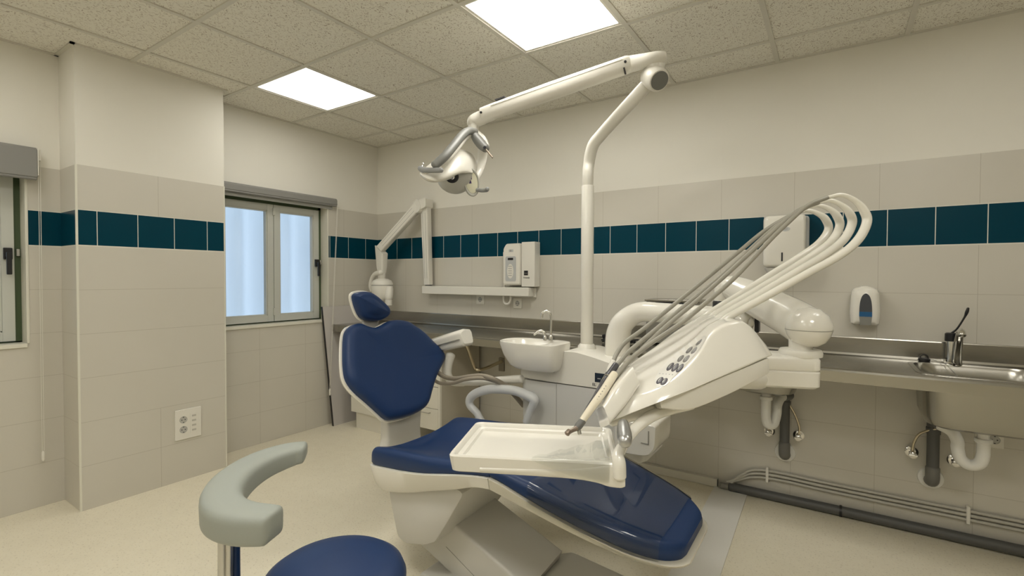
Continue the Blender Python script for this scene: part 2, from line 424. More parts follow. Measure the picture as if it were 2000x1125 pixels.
# ------------------------------------------------------------------ windows
def window(n, ya, yb, parts):
    xf = -.115
    r = bpy.data.objects.new('window_%d' % n, None); COL.objects.link(r); r.location = (xf, (ya+yb)/2, WZ0); r['kind'] = 'structure'
    z0, z1 = WZ0+.012, WZ1-.006
    # green outer frame and reveals
    g = [boxg((xf-.03, ya+.001, z0), (xf+.02, ya+.028, z1)), boxg((xf-.03, yb-.028, z0), (xf+.02, yb-.001, z1)),
         boxg((xf-.03, ya, z1-.03), (xf+.02, yb, z1)), boxg((xf-.03, ya, z0), (xf+.02, yb, z0+.006))]
    mk('green_frame', *join(*g), GREEN, r, smooth=False)
    ym = parts
    def sash(a, b, name):
        w_ = .052
        zz0, zz1 = z0+.010, z1-.032
        g = [boxg((xf-.02, a, zz0), (xf+.035, a+w_, zz1)), boxg((xf-.02, b-w_, zz0), (xf+.035, b, zz1)),
             boxg((xf-.02, a+w_, zz1-w_), (xf+.0345, b-w_, zz1)), boxg((xf-.02, a+w_, zz0), (xf+.0345, b-w_, zz0+w_)),
             boxg((xf-.01, a+w_, zz0+w_), (xf+.028, a+w_+.009, zz1-w_)), boxg((xf-.01, b-w_-.009, zz0+w_), (xf+.028, b-w_, zz1-w_)),
             boxg((xf-.01, a+w_, zz1-w_-.009), (xf+.028, b-w_, zz1-w_)), boxg((xf-.01, a+w_, zz0+w_), (xf+.028, b-w_, zz0+w_+.009))]
        s = mk('window_sash', *join(*g), WFRAME, r, bevel=.0015)
        mk('pane', *boxg((xf-.004, a+w_, zz0+w_), (xf, b-w_, zz1-w_)), PANE, s, smooth=False)
        return s
    s1 = sash(ya+.03, ym-.002, 'a'); s2 = sash(ym+.002, yb-.03, 'b')
    # hinge strip between the sashes
    g = [boxg((xf+.030, ym-.010, z0+.06), (xf+.046, ym+.010, z0+.12)), boxg((xf+.030, ym-.010, z1-.12), (xf+.046, ym+.010, z1-.06))]
    mk('hinge', *join(*g), WFRAME, r, bevel=.002)
    # handle on the right sash
    yh = yb-.058; zh = 1.44
    g = join(boxg((xf+.035, yh-.018, zh-.02), (xf+.055, yh+.018, zh+.045)), boxg((xf+.0551, yh-.011, zh-.006), (xf+.0679, yh+.011, zh+.018)), boxg((xf+.068, yh-.012, zh-.105), (xf+.085, yh+.010, zh+.02)))
    mk('window_handle', *g, BLACK, r, bevel=.004)
    mk('keeper', *boxg((xf+.02, yb-.022, zh+.0), (xf+.04, yb-.008, zh+.04)), ALU, r, bevel=.002)
    return r
window(1, W1A, W1B, -3.08)
window(2, W2A, W2B, -1.03)
def reveal(i, ya, yb):
    # sill and the cream trim round the opening
    mk('trim_%d' % i, *join(boxg((-.115, ya, WZ0-.012), (.012, yb, WZ0+.011)), boxg((-.100, yb-.001, WZ0+.011), (.004, yb+.012, WZ1))),
       TRIM, bevel=.003, kind='structure')
reveal(4, W1A, W1B); reveal(5, W2A, W2B)
# corrugated translucent sheet fixed outside each window
def sheet(name, ya, yb, win):
    vs, fs = [], []; n = 140
    for i in range(n+1):
        y = ya-.1+(yb-ya+.2)*i/n; x = -.31+.040*math.sin(2*math.pi*y/.21)+.012*math.sin(2*math.pi*y/.33+1)
        for z in (WZ0-.1, WZ1+.1): vs.append((x, y, z))
    m_ = len(vs)
    vs2 = vs+[(x-.002, y, z) for x, y, z in vs]
    for i in range(n):
        a = 2*i; fs.append((a, a+1, a+3, a+2)); fs.append((m_+a, m_+a+2, m_+a+3, m_+a+1))
    fs.append((0, 1, m_+1, m_)); fs.append((2*n, m_+2*n, m_+2*n+1, 2*n+1))
    for i in range(n):
        a = 2*i; fs.append((a, a+2, m_+a+2, m_+a)); fs.append((a+1, m_+a+1, m_+a+3, a+3))
    return mk(name, vs2, fs, SHEET, bpy.data.objects[win])
sheet('corrugated_sheet', W2A, W2B, 'window_2')
sheet('corrugated_sheet', W1A, W1B, 'window_1')

# roller blinds
def blind(ya, yb, z0, z1, d, cord_y, zc, label, cordxy=None):
    t = thing('roller_blind', (.03, (ya+yb)/2, z1), label, 'blind', 'roller blinds over the windows')
    sec = [(0.001, z0+.005), (0.001, z1), (d*.75, z1), (d, z1-.014), (d, z0+.004), (d-.008, z0), (.02, z0)]
    s = [[V((x, y, z)) for x, z in sec] for y in (ya, yb)]
    mk('cassette', *loftg(s), BLINDG, t, bevel=.004)
    tube('rail', [(d-.012, ya+.004, z0-.004), (d-.012, yb-.006, z0-.004)], .009, BLINDG, t, sides=12, smooth=False)
    mk('end_cap', *boxg((.004, yb, z0+.015), (d-.004, yb+.006, z1-.004)), WHITE2, t, bevel=.002)
    mk('chain_guide', *boxg((d*.5, yb+.006, z1-.07), (d*.5+.02, yb+.018, z1-.005)), WHITE2, t, bevel=.003)
    a, b = cordxy
    g = join(tubeg([(d*.5+.012, yb+.008, z1-.02), (a[0], a[1], zc+.02)], .0016, sides=6, smooth=False), tubeg([(d*.5+.012, yb+.016, z1-.02), (a[0], a[1]+.008, zc+.02)], .0016, sides=6, smooth=False))
    mk('cord', *g, WHITE2, t)
    lathe('cord_weight', [(.004, .03), (.008, .02), (.008, -.02), (.005, -.03)], (a[0], a[1]+.004, zc), WHITE2, t, sides=12)
    return t
blind(-3.70, -2.492, 1.875, 2.045, .075, 0, .30, 'grey roller blind over the window at the left edge of the view', ((.04, -2.486), 0))
blind(-1.585, -.505, 1.972, 2.032, .05, 0, .31, 'grey roller blind over the window beside the room corner', ((.078, -.618), 0))
# thin metal lintel strip under the second cassette
mk('trim_3', *boxg((.0, -1.58, 1.935), (.012, -.53, 1.972)), mat('lintel_grey', (.45, .45, .42), .45), bevel=.002, kind='structure')

# ================================================================== STEEL COUNTER
CX0, CX1, CY, CZ = .03, 5.9, -.56, .90
t = thing('steel_countertop', (2.6, -.28, .84), 'long stainless steel countertop with upstand along the tiled wall', 'countertop')
holes = [(3.31, 3.66, -.47, -.10), (4.125, 4.585, -.475, -.085)]
g = []
xx = [CX0, holes[0][0], holes[0][1], holes[1][0], holes[1][1], CX1]
for i in range(5):
    if i in (1, 3):
        h = holes[i//2]; g += [boxg((xx[i], CY, CZ-.02), (xx[i+1], h[2], CZ)), boxg((xx[i], h[3], CZ-.02), (xx[i+1], -.002, CZ))]
    else: g.append(boxg((xx[i], CY, CZ-.02), (xx[i+1], -.002, CZ)))
mk('worktop', *join(*g), STEEL, t, smooth=False)
sec = [(CY-.002, CZ-.06), (CY-.004, CZ-.010), (CY-.002, CZ-.001), (CY+.004, CZ+.004), (CY+.012, CZ+.004), (CY+.022, CZ+.0004), (CY+.02, CZ-.06)]
mk('front_edge', *loftg([[V((x, y, z)) for y, z in sec] for x in (CX0, CX1)]), STEEL, t, smooth=False)
sec = [(-.001, CZ), (-.001, 1.003), (-.016, 1.003), (-.0175, .998), (-.0175, CZ+.015), (-.022, CZ+.004), (-.03, CZ+.0005)]
mk('upstand', *loftg([[V((x, y, z)) for y, z in sec] for x in (CX0, CX1)]), STEEL, t, smooth=False)
mk('end_panel', *boxg((CX0-.002, CY+.002, CZ-.06), (CX0+.004, -.002, CZ-.002)), STEEL, t, smooth=False)
mk('badge', *boxg((CX0+.006, CY-.002, CZ-.038), (CX0+.08, CY, CZ-.020)), BLACK, t, smooth=False)
def sink(h, depth, label, grp):
    x0, x1, y0, y1 = h; cx, cy = (x0+x1)/2, (y0+y1)/2
    t = thing('sink_basin', (cx, cy, CZ-depth), label, 'sink', grp)
    def ring(ins, z, r, o=0):
        P = [(x0-o+ins, y0-o+ins, z), (x1+o-ins, y0-o+ins, z), (x1+o-ins, y1+o-ins, z), (x0-o+ins, y1+o-ins, z)]
        return rpoly(P, -r, 8)
    secs = [ring(0, CZ-.002, .08, .016), ring(0, CZ+.0025, .08, .015), ring(.004, CZ+.002, .09), ring(.012, CZ-.012, .09), ring(.02, CZ-.06, .09), ring(.026, CZ-depth+.05, .1), ring(.04, CZ-depth+.015, .1), ring(.08, CZ-depth, .08), ring(.16, CZ-depth-.003, .03)]
    out = [ring(.145, CZ-depth-.006, .03), ring(.07, CZ-depth-.004, .08), ring(.032, CZ-depth+.012, .1), ring(.018, CZ-depth+.05, .1), ring(.012, CZ-.06, .09), ring(.0, CZ-.022, .08)]
    mk('bowl', *loftg(secs+out, capends=False), STEEL, t)
    lathe('drain', [(.0, 0), (.02, .001), (.022, .004), (.036, .005), (.038, 0)], (cx, cy, CZ-depth-.001), CHROME, t, sides=24)
    return t
sink(holes[0], .19, 'small steel sink basin under the countertop behind the jointed instrument arm', 'steel sinks in the countertop')
sink(holes[1], .25, 'deep steel sink basin below the lever tap at the right edge', 'steel sinks in the countertop')
# lever tap
fc = V((4.288, -.062, CZ))
t = thing('lever_tap', fc, 'chrome sink tap with long black elbow lever at the right edge', 'tap')
lathe('tap_body', [(.030, 0), (.030, .006), (.024, .012), (.023, .115), (.0, .115)], fc, CHROME, t)
lathe('black_cap', [(.024, .115), (.0245, .12), (.024, .152), (.018, .157), (0, .157)], fc+V((-.004, .0, 0)), BLACK, t)
tube('spout', [fc+V((.016, -.022, .004)), fc+V((.016, -.028, .07)), fc+V((.018, -.045, .13)), fc+V((.018, -.078, .168)), fc+V((.018, -.105, .172)), fc+V((.018, -.118, .158))], [.021, .020, .017, .015, .015, .016], CHROME, t, sides=20)
tube('lever', [fc+V((-.0, .0, .157)), fc+V((.018, -.005, .18)), fc+V((.042, -.012, .235)), fc+V((.050, -.016, .262)), fc+V((.054, -.018, .282))], [.008, .007, .007, .012, .009], BLACK, t, flat=.6)
# plug and chain on the rim
t = thing('sink_plug', (4.185, -.045, CZ), 'black rubber sink plug with thin chain lying behind the basin', 'plug')
lathe('plug', [(.022, 0), (.025, .004), (.025, .014), (.02, .018), (0, .018)], (4.185, -.045, CZ+.001), BLACK, t)
tube('ring', [(4.185+.016*math.cos(a), -.045, CZ+.022+.014*math.sin(a)) for a in [i*math.pi/6 for i in range(-1, 8)]], .0025, BLACK, t, sides=8)
tube('chain', [(4.20, -.05, CZ+.018), (4.23, -.08, CZ+.012), (4.26, -.12, CZ+.002), (4.30, -.22, CZ-.05), (4.34, -.30, CZ-.075), (4.39, -.30, CZ-.05), (4.415, -.26, CZ-.03)], .0016, ALU, t, sides=6)

# plumbing under the sinks
def trap_set(cx, cy, zb, x_w, z_w, name_l, vL, vR, side, grp):
    """white plastic trap below the basin, grey drain pipe into the wall, two stop valves with braided hoses"""
    t = thing('sink_trap', (cx, cy, zb-.2), 'white plastic bottle trap under ' + name_l, 'pipe', 'white traps under the sinks')
    lathe('tailpiece', [(.030, 0), (.030, -.014), (.022, -.016), (.022, -.05), (.030, -.052), (.030, -.085), (.024, -.088), (.024, -.12)], (cx, cy, zb), PVCW, t)
    return t
# right sink: P trap
s1 = V((4.372, -.27, .652))
t = thing('sink_trap', s1+V((0, 0, -.2)), 'white plastic swan-neck trap under the deep sink at the right edge', 'pipe', 'white traps under the sinks')
tube('tailpiece', [s1, s1+V((0, 0, -.11))], .022, PVCW, t, smooth=False, cap=False)
lathe('nut', [(.030, 0), (.032, -.004), (.032, -.016), (.028, -.02)], s1+V((0, 0, -.055)), PVCW, t)
lathe('nut', [(.034, 0), (.034, -.012)], s1+V((0, 0, -.004)), PVCW, t)
tube('u_bend', [s1+V((0, 0, -.06)), s1+V((0, 0, -.13)), s1+V((-.012, 0, -.172)), s1+V((-.045, .005, -.188)), s1+V((-.075, .01, -.165)), s1+V((-.085, .015, -.12)), s1+V((-.085, .02, -.09)), s1+V((-.10, .03, -.055)), s1+V((-.125, .04, -.038)), s1+V((-.145, .045, -.03))], .025, PVCW, t)
p0 = s1+V((-.145, .045, -.03))
def drainpipe(p0, el, wall, label):
    t = thing('drain_pipe', wall, label, 'pipe', 'grey drain pipes under the sinks')
    tube('pipe', [p0, el+V((.02, 0, .006)), el+V((.0, 0, -.01)), el+V((0, 0, -.05)), V((el.x, el.y, wall.z+.05))], .026, PVCG, t, n=4)
    tube('socket', [V((el.x, el.y, wall.z+.06)), V((el.x, el.y, wall.z+.01)), V((el.x, el.y+.02, wall.z-.012)), V((el.x, -.004, wall.z-.02))], .030, mat('pvc_mid', (.16, .155, .14), .5), t, n=4)
    lathe('elbow_collar', [(.030, .0), (.030, -.03)], el+V((0, 0, -.03)), PVCG, t)
    lathe('wall_rosette', [(.055, 0), (.052, .008), (.03, .014)], V((el.x, -.001, wall.z-.01)), PVCW, t, axis=(0, -1, 0))
drainpipe(p0, V((4.225, -.06, .598)), V((4.232, -.0, .30)), 'dark grey drain pipe bending down beside the swan-neck trap')
s2 = V((3.484, -.26, .712))
t = thing('sink_trap', s2+V((0, 0, -.2)), 'white plastic trap hanging below the small sink, behind the instrument head', 'pipe', 'white traps under the sinks')
tube('tailpiece', [s2, s2+V((0, 0, -.12))], .022, PVCW, t, smooth=False, cap=False)
lathe('nut', [(.032, 0), (.033, -.016), (.028, -.02)], s2+V((0, 0, -.045)), PVCW, t)
tube('u_bend', [s2+V((0, 0, -.06)), s2+V((0, 0, -.16)), s2+V((.01, .004, -.20)), s2+V((.035, .02, -.20)), s2+V((.048, .04, -.15)), s2+V((.05, .06, -.10)), s2+V((.06, .1, -.07)), s2+V((.07, .14, -.065))], .025, PVCW, t)
drainpipe(s2+V((.07, .14, -.065)), V((3.562, -.06, .64)), V((3.562, -.0, .30)), 'dark grey drain pipe going into the wall beside the hanging trap')
def valve(px, pz, hose, label):
    t = thing('stop_valve', (px, 0, pz), label, 'valve', 'chrome stop valves on the tiled wall')
    lathe('wall_plate', [(.030, 0), (.029, .006), (.018, .012)], V((px, -.001, pz)), CHROME, t, axis=(0, -1, 0), sides=24)
    lathe('valve_body', [(.014, .01), (.014, .05), (.017, .052), (.017, .07), (.010, .074)], V((px, 0, pz)), CHROME, t, axis=(0, -1, 0), sides=16)
    mk('valve_knob', *boxg((px-.02, -.075, pz-.006), (px+.02, -.062, pz+.006)), CHROME, t, bevel=.004)
    tube('braided_hose', [V((px, -.04, pz+.01))]+[V(h) for h in hose], .0065, GOLD, t, sides=10)
valve(4.146, .411, [(4.150, -.045, .47), (4.175, -.06, .53), (4.24, -.09, .575), (4.30, -.09, .60), (4.31, -.08, .66), (4.30, -.06, .84)], 'chrome stop valve left of the dark pipe under the right sink')
valve(4.315, .402, [(4.312, -.04, .47), (4.300, -.045, .53), (4.285, -.05, .57), (4.275, -.06, .62), (4.285, -.06, .84)], 'chrome stop valve between dark pipe and trap under the right sink')
valve(3.630, .405, [(3.635, -.04, .46), (3.615, -.05, .53), (3.58, -.07, .60), (3.54, -.08, .66), (3.53, -.07, .84)], 'chrome stop valve right of the pipe under the small sink')
valve(3.478, .405, [(3.478, -.04, .46), (3.47, -.05, .6), (3.50, -.07, .84)], 'chrome stop valve half hidden behind the hanging trap')

def socket(c, nrm, w_, h_, label, name='wall_socket', double=False):
    """cream plate with a round earthed socket"""
    t = thing(name, c, label, 'socket', 'electric sockets on the walls')
    n_ = V(nrm); a = V((0, 0, 1)); r = a.cross(n_)
    M = Matrix((r, a, n_)).transposed().to_4x4(); M.translation = V(c)
    box('plate', (-w_/2, -h_/2, 0), (w_/2, h_/2, .009), WHITE2, t, bevel=.003, M=M)
    sp = [(-w_*.19, h_*.16), (-w_*.19, -h_*.17)] if double else [(0, 0)]
    rr = .019 if not double else .021
    for sx, sz in sp:
        cc = M @ V((sx, sz, .009))
        vs, fs = latheg([(rr+.002, 0), (rr+.002, .002), (rr, .002), (rr-.001, .0005), (.0, .0005)], cc, n_, 24)
        s = mk('socket_ring', vs, fs, mat('socket_grey', (.50, .49, .45), .4), t)
        for dx in (-.0095, .0095):
            lathe('pin_hole', [(.003, 0), (.003, .0016), (0, .0016)], M @ V((sx+dx, sz, .0095)), BLACK, s, axis=n_, sides=10)
        for dz in (-.017, .017):
            mk('earth_clip', *boxg((sx-.003, sz+dz-.002, .0095), (sx+.003, sz+dz+.002, .0125), M), TXT, s, smooth=False)
    if double:
        box('blank_module', (w_*.06, -h_*.33, .009), (w_*.36, h_*.33, .0115), WHITE2, t, bevel=.001, M=M)
        for k in range(4):
            z = h_*(-.24+.16*k); box('module_port', (w_*.13, z-.006, .0115), (w_*.29, z+.006, .0125), mat('port_grey', (.52, .50, .44), .5), t, bevel=.0004, M=M)
    return t
socket((PX, -1.833, .366), (1, 0, 0), .155, .195, 'double wall socket plate with data module low on the pillar', double=True)
socket((1.285, 0, 1.141), (0, -1, 0), .082, .082, 'small square wall socket below the middle of the x-ray rail')
socket((1.662, 0, 1.120), (0, -1, 0), .082, .082, 'small square wall socket below the right end of the x-ray rail')
socket((4.462, 0, .535), (0, -1, 0), .07, .082, 'wall socket below the deep sink at the right edge')

# ================================================================== CABINET AND LEANING PANEL
t = thing('drawer_cabinet', (.8, -.27, 0), 'cream base cabinet with drawers under the countertop, behind the patient chair', 'cabinet')
X0, X1 = .26, 1.30
box('carcass', (X0, -.51, .145), (X1, -.04, CZ-.0625), CABS, t, bevel=.001)
box('plinth', (X0+.03, -.50, 0), (X1-.33, -.06, .144), CABW, t, bevel=.001)
box('edge_strip', (X1-.018, -.531, .145), (X1+.0005, -.511, CZ-.063), CABW, t, bevel=.001)
dh = [.148, .315, .485, .655, .835]
for k in range(4):
    d = box('drawer', (.86, -.530, dh[k]+.002), (X1-.02, -.512, dh[k+1]-.002), CABW, t, bevel=.001)
    zz = dh[k+1]-.035
    tube('handle', [(1.03, -.532, zz), (1.03, -.552, zz), (1.20, -.552, zz), (1.20, -.532, zz)], .004, ALU, d, smooth=False, sides=8)
d = box('door', (X0, -.530, .148), (.856, -.512, .833), CABW, t, bevel=.001)
tube('handle', [(.80, -.532, .7), (.80, -.552, .7), (.80, -.552, .58), (.80, -.532, .58)], .004, ALU, d, smooth=False, sides=8)
# grey board standing between window wall and cabinet
vs = [(.012, -.650, 1.065), (.012, -.02, 1.065), (.075, -.02, .0), (.075, -.585, .0)]
g = loftg([[V(p) for p in vs], [V(p)+V((.018, 0, .0)) for p in vs]])
tag(mk('laminate_board', *g, [LAMG], smooth=False), 'loose grey laminate board leaning on the window wall beside the cabinet', 'board')
g = loftg([[V((.012, -.650, 1.065)), V((.012, -.655, 1.065)), V((.075, -.590, 0)), V((.075, -.585, 0))], [V((.030, -.650, 1.065)), V((.030, -.655, 1.065)), V((.093, -.590, 0)), V((.093, -.585, 0))]])
mk('dark_edge', *g, BLACK, bpy.data.objects['laminate_board'], smooth=False)

# bent steel counter support
t = thing('counter_bracket', (1.51, -.01, .6), 'bent steel tube bracket below the counter, left of the spittoon', 'bracket')
tube('strut', [oY(912, 675, -.45), oY(926, 716, -.30), oY(935, 722, -.28), oY(950, 719, -.2), oY(979, 706, -.03)], .014, GOLD, t, n=4)
box('wall_plate', (1.485, -.02, .555), (1.535, -.001, .665), mat('steel_plate', (.36, .33, .28), .35, 1), t)

# ================================================================== X-RAY UNIT
t = thing('dental_xray_unit', (1.2, -.05, 1.17), 'white wall-mounted dental x-ray with folding arm and round tube head', 'x-ray machine')
box('rail', (.695, -.10, 1.180), (1.825, -.012, 1.250), WHITE2, t, bevel=.006)
box('rail_mount', (1.60, -.02, 1.172), (1.838, -.001, 1.25), WHITE2, t, bevel=.003)
# post at the left end of the rail
q0 = V((.735, -.056, 1.262))
def rbar(name, a, b, wa, wb, side, dep, parent, m_=WHITE2, groove=True):
    """tapered boxy arm from a to b; w in the picture-facing direction, dep in depth"""
    a, b = V(a), V(b); t_ = (b-a).normalized(); s = V(side); s = (s-t_*s.dot(t_)).normalized(); d = t_.cross(s)
    secs = []
    for p, w_ in ((a, wa), (b, wb)):
        secs.append(rpoly([p+s*w_/2+d*dep/2, p-s*w_/2+d*dep/2, p-s*w_/2-d*dep/2, p+s*w_/2-d*dep/2], .18, 4))
    o = mk(name, *loftg(secs), m_, parent)
    if groove:
        g = []
        for off in (-.18, .22):
            sec2 = []
            for p, w_ in ((a.lerp(b, .08), wa), (a.lerp(b, .92), wb)):
                c = p+s*off*w_; dd = d*(dep/2+.0008)
                sec2.append([c+dd+s*.0012, c+dd-s*.0012, c-dd-s*.0012, c-dd+s*.0012])
            g.append(loftg(sec2))
        mk('groove', *join(*g), mat('groove_grey', (.35, .34, .30), .5), o, smooth=False)
    return o
lathe('pivot_collar', [(.030, -.012), (.030, .0)], q0+V((0, 0, .0)), DARKG, t)
top = V((.720, -.075, 1.992))
rbar('lower_arm', q0+V((0, 0, 0)), top+V((0, 0, -.03)), .062, .085, (1, 0, 0), .06, t)
el = oY(744, 492, -.20); el = V((el.x, -.20, el.z))
lathe('elbow', [(.0, -.045), (.060, -.045), (.062, -.038), (.062, .038), (.060, .045), (0, .045)], V((.665, -.09, 1.965)), WHITE2, t, axis=(.15, 1, 0))
mk('elbow_cover', *loftg([rpoly([V((.60, y, 2.0)), V((.775, y, 2.03)), V((.775, y, 1.95)), V((.66, y, 1.92))], .15) for y in (-.135, -.04)]), WHITE2, t)
ua = rbar('upper_arm', V((.655, -.10, 1.965)), el+V((.0, 0, .03)), .082, .070, (0, 0, 1), .075, t)
hz = oY(752, 545, -.22)
mk('wrist', *loftg([rpoly([el+V((-.05, -.035, .06)), el+V((.06, -.035, -.02)), el+V((.06, .035, -.02)), el+V((-.05, .035, .06))], .15), rpoly([el+V((-.03, -.032, -.14)), el+V((.052, -.032, -.14)), el+V((.052, .032, -.14)), el+V((-.03, .032, -.14))], .15),
                    rpoly([el+V((-.02, -.028, -.20)), el+V((.045, -.028, -.20)), el+V((.045, .028, -.20)), el+V((-.02, .028, -.20))], .25)]), WHITE2, t)
def y20(u, v, y=-.23): return oY(u, v, y)
tube('yoke', [y20(744, 532), y20(733, 536), y20(726, 547), y20(724.5, 560), y20(726, 568)], [.03, .028, .024, .026, .02], WHITE2, t, flat=.8)
tube('yoke_neck', [el+V((.012, -.0, -.19)), el+V((.010, 0, -.25))], [.034, .034], WHITE2, t, smooth=False)
hc = y20(746.5, 560)
R_ = 20.5/FPX*(hc-CAM).dot(FW)
lathe('tube_head', [(0, .075), (R_*.5, .074), (R_*.85, .058), (R_*1.0, .030), (R_*1.0, -.03), (R_*.93, -.09), (R_*.75, -.125), (R_*.4, -.14), (0, -.142)], hc, WHITE2, t, axis=(0, 0, 1), sides=40)
lathe('seam', [(R_*1.003, .018), (R_*1.006, .014), (R_*1.003, .010)], hc, mat('groove_grey', (.35, .34, .30), .5), t, sides=40)
c1, c2 = y20(759.5, 570, -.25), y20(759, 596, -.25)
tube('cone', [c1+V((-.012, .02, .03)), c1.lerp(c2, .35), c1.lerp(c2, .62)], [.034, .036, .027], WHITE2, t)
lathe('collimator', [(.030, .05), (.031, .045), (.031, 0), (.028, -.001)], c2, WHITE2, t)
lathe('collimator_ring', [(.0318, .0), (.0318, .007)], c2+V((0, 0, .051)), ALU, t)
# control box with keypad, generator box beside it
t2 = thing('xray_control_box', (1.655, -.05, 1.265), 'white x-ray control panel with oval grey keypad and small display above rail', 'control box')
cs = [rpoly([V((1.575, y, 1.268)), V((1.738, y, 1.268)), V((1.738, y, 1.590)), V((1.725, y, 1.598)), V((1.600, y, 1.598)), V((1.575, y, 1.560))], -.012) for y in (-.015, -.075)]
cs.append(shrink(cs[1], .95, V((0, -.012, 0))))
mk('housing', *loftg(cs), WHITE2, t2)
yk = -.0872
mk('keypad', *loftg([rpoly([V((1.598, y, 1.298)), V((1.698, y, 1.298)), V((1.698, y, 1.496)), V((1.598, y, 1.496))], .12) for y in (yk, yk-.002)]), PAD_GREY, t2, smooth=False)
box('display', (1.622, yk-.0035, 1.466), (1.672, yk-.002, 1.484), BLACK, t2, bevel=0)
mk('keypad_oval', *loftg([[V((1.646+.030*math.cos(a), y, 1.378+.058*math.sin(a))) for a in [i*math.pi/12 for i in range(24)]] for y in (yk-.002, yk-.0032)]), WHITE2, t2, smooth=False)
g = []
for r_ in range(5):
    for c in range(3):
        g.append(boxg((1.632+.012*c-.004, yk-.0042, 1.345+.018*r_-.003), (1.632+.012*c+.004, yk-.0031, 1.345+.018*r_+.003)))
mk('keys', *join(*g), TXTG, t2, smooth=False)
box('label_plate', (1.630, yk-.0012, 1.530), (1.672, yk, 1.550), PAD_GREY, t2, bevel=0)
box('label_print', (1.640, yk-.002, 1.533), (1.655, yk-.0012, 1.548), TXTG, t2, bevel=0)
lathe('handset_hook', [(.018, 0), (.020, .01), (.018, .02)], (1.566, -.05, 1.545), WHITE2, t2, axis=(1, 0, 0), sides=16)
tube('coiled_cord', [(1.566, -.06, 1.53), (1.562, -.05, 1.42), (1.560, -.04, 1.30), (1.556, -.05, 1.20), (1.556, -.05, 1.14), (1.575, -.05, 1.115), (1.605, -.05, 1.118), (1.622, -.05, 1.145), (1.622, -.045, 1.19)], .009, WHITE2, t2, sides=10)
t3 = thing('xray_generator_box', (1.80, -.05, 1.255), 'narrow white metal box with black square badge beside the control panel', 'box')
box('case', (1.748, -.085, 1.256), (1.868, -.002, 1.605), WHITE2, t3, bevel=.004)
box('badge', (1.772, -.0865, 1.345), (1.808, -.0852, 1.382), BLACK, t3, bevel=0)
text('logo', 'Owandy', .017, (1.766, -.0855, 1.322), (1, 0, 0), (0, 0, 1), TXT, t3)
text('badge_print', 'OWANDY', .006, (1.776, -.0868, 1.360), (1, 0, 0), (0, 0, 1), TXTG, t3)

# ================================================================== DISPENSERS
t = thing('paper_towel_dispenser', (3.545, -.06, 1.37), 'white glossy paper towel dispenser on the blue tile band behind hoses', 'dispenser')
x0, x1, z0, z1 = 3.440, 3.657, 1.388, 1.692
cs = [rpoly([V((x0, y, z0)), V((x1, y, z0)), V((x1, y, z1)), V((x0, y, z1))], -.03, 6) for y in (-.10, -.055)]
cs = [shrink(cs[0], .86, V((0, -.028, 0))), shrink(cs[0], .95, V((0, -.020, 0))), cs[0], cs[1]]
mk('cover', *loftg(cs), WHITE, t)
mk('back_case', *loftg([rpoly([V((x0+.012, y, z0-.0)), V((x1+.012, y, z0-.0)), V((x1+.012, y, z1-.006)), V((x0+.012, y, z1-.006))], -.02, 6) for y in (-.055, -.001)]), mat('grey_case', (.42, .43, .42), .35), t)
g = loftg([rpoly([V((x0+.006, -.115, z0)), V((x1-.006, -.115, z0)), V((x1-.004, -.004, z0)), V((x0+.004, -.004, z0))], -.02, 5), rpoly([V((x0+.03, -.095, z0-.052)), V((x1-.03, -.095, z0-.052)), V((x1-.03, -.004, z0-.045)), V((x0+.03, -.004, z0-.045))], -.02, 5)])
mk('underside', *g, SHELL, t)
mk('level_window', *boxg((3.537, -.1295, 1.425), (3.545, -.127, 1.475), ), BLACK, t, smooth=False)
mk('logo_oval', *loftg([[V((3.556+.024*math.cos(a), y, 1.608+.013*math.sin(a))) for a in [i*math.pi/12 for i in range(24)]] for y in (-.1275, -.1295)]), PAD_GREY, t, smooth=False)
mk('lock', *latheg([(.011, 0), (.011, .003)], (3.555, -.108, z0-.02), (0, -1, -.25), 16), DARKG, t)
text('logo_text', 'jofel', .016, (3.538, -.1297, 1.604), (1, 0, 0), (0, 0, 1), TXTG, t, shear=.3)
t = thing('soap_dispenser', (3.935, -.05, 1.075), 'white wall soap dispenser with tall dark level window and blue soap', 'dispenser')
x0, x1, z0, z1 = 3.870, 3.995, 1.078, 1.270
def sec(y, f, top): 
    P = [V((x0+f, y, z0+f)), V((x1-f, y, z0+f)), V((x1+.006-f, y, z0+.07)), V((x1-.002-f, y, z1-f)), V(((x0+x1)/2, y, z1+.022-f)), V((x0+.002+f, y, z1-f)), V((x0-.006+f, y, z0+.07))]
    return rpoly(P, [.15, .15, .2, .25, .3, .25, .2], 4)
mk('cover', *loftg([sec(-.001, 0, 0), sec(-.075, 0, 0), sec(-.095, .006, 0), sec(-.106, .022, 0)]), WHITE, t)
def oval(y, z_lo, z_hi, wmax, n=10):
    L_, R2 = [], []
    for k in range(n+1):
        z = z_lo+(z_hi-z_lo)*k/n; f = (z-1.080)/(1.248-1.080)
        hw = .94*wmax*max(0, 1-max(0, (f-.1)/.9)**4)**.5*(.84+.16*min(1, f/.3))
        L_.append(V((3.934-hw, y, z))); R2.append(V((3.934+hw, y, z)))
    return R2 + L_[::-1]
yy = -.1065
mk('window_dark', *loftg([oval(yy, 1.150, 1.2475, .030, 14), oval(yy-.002, 1.150, 1.2475, .030, 14)]), SMOKE, t, smooth=False)
mk('soap_level', *loftg([oval(yy, 1.124, 1.1499, .030, 4), oval(yy-.002, 1.124, 1.1499, .030, 4)]), SOAPB, t, smooth=False)
mk('push_button', *loftg([oval(yy, 1.080, 1.1239, .030, 6), oval(yy-.004, 1.080, 1.1239, .030, 6)]), SOAPG, t, smooth=False)
text('logo_text', 'jofel', .013, (3.920, yy+.008, 1.254), (1, 0, 0), (0, 0, 1), TXT, t, shear=.3)

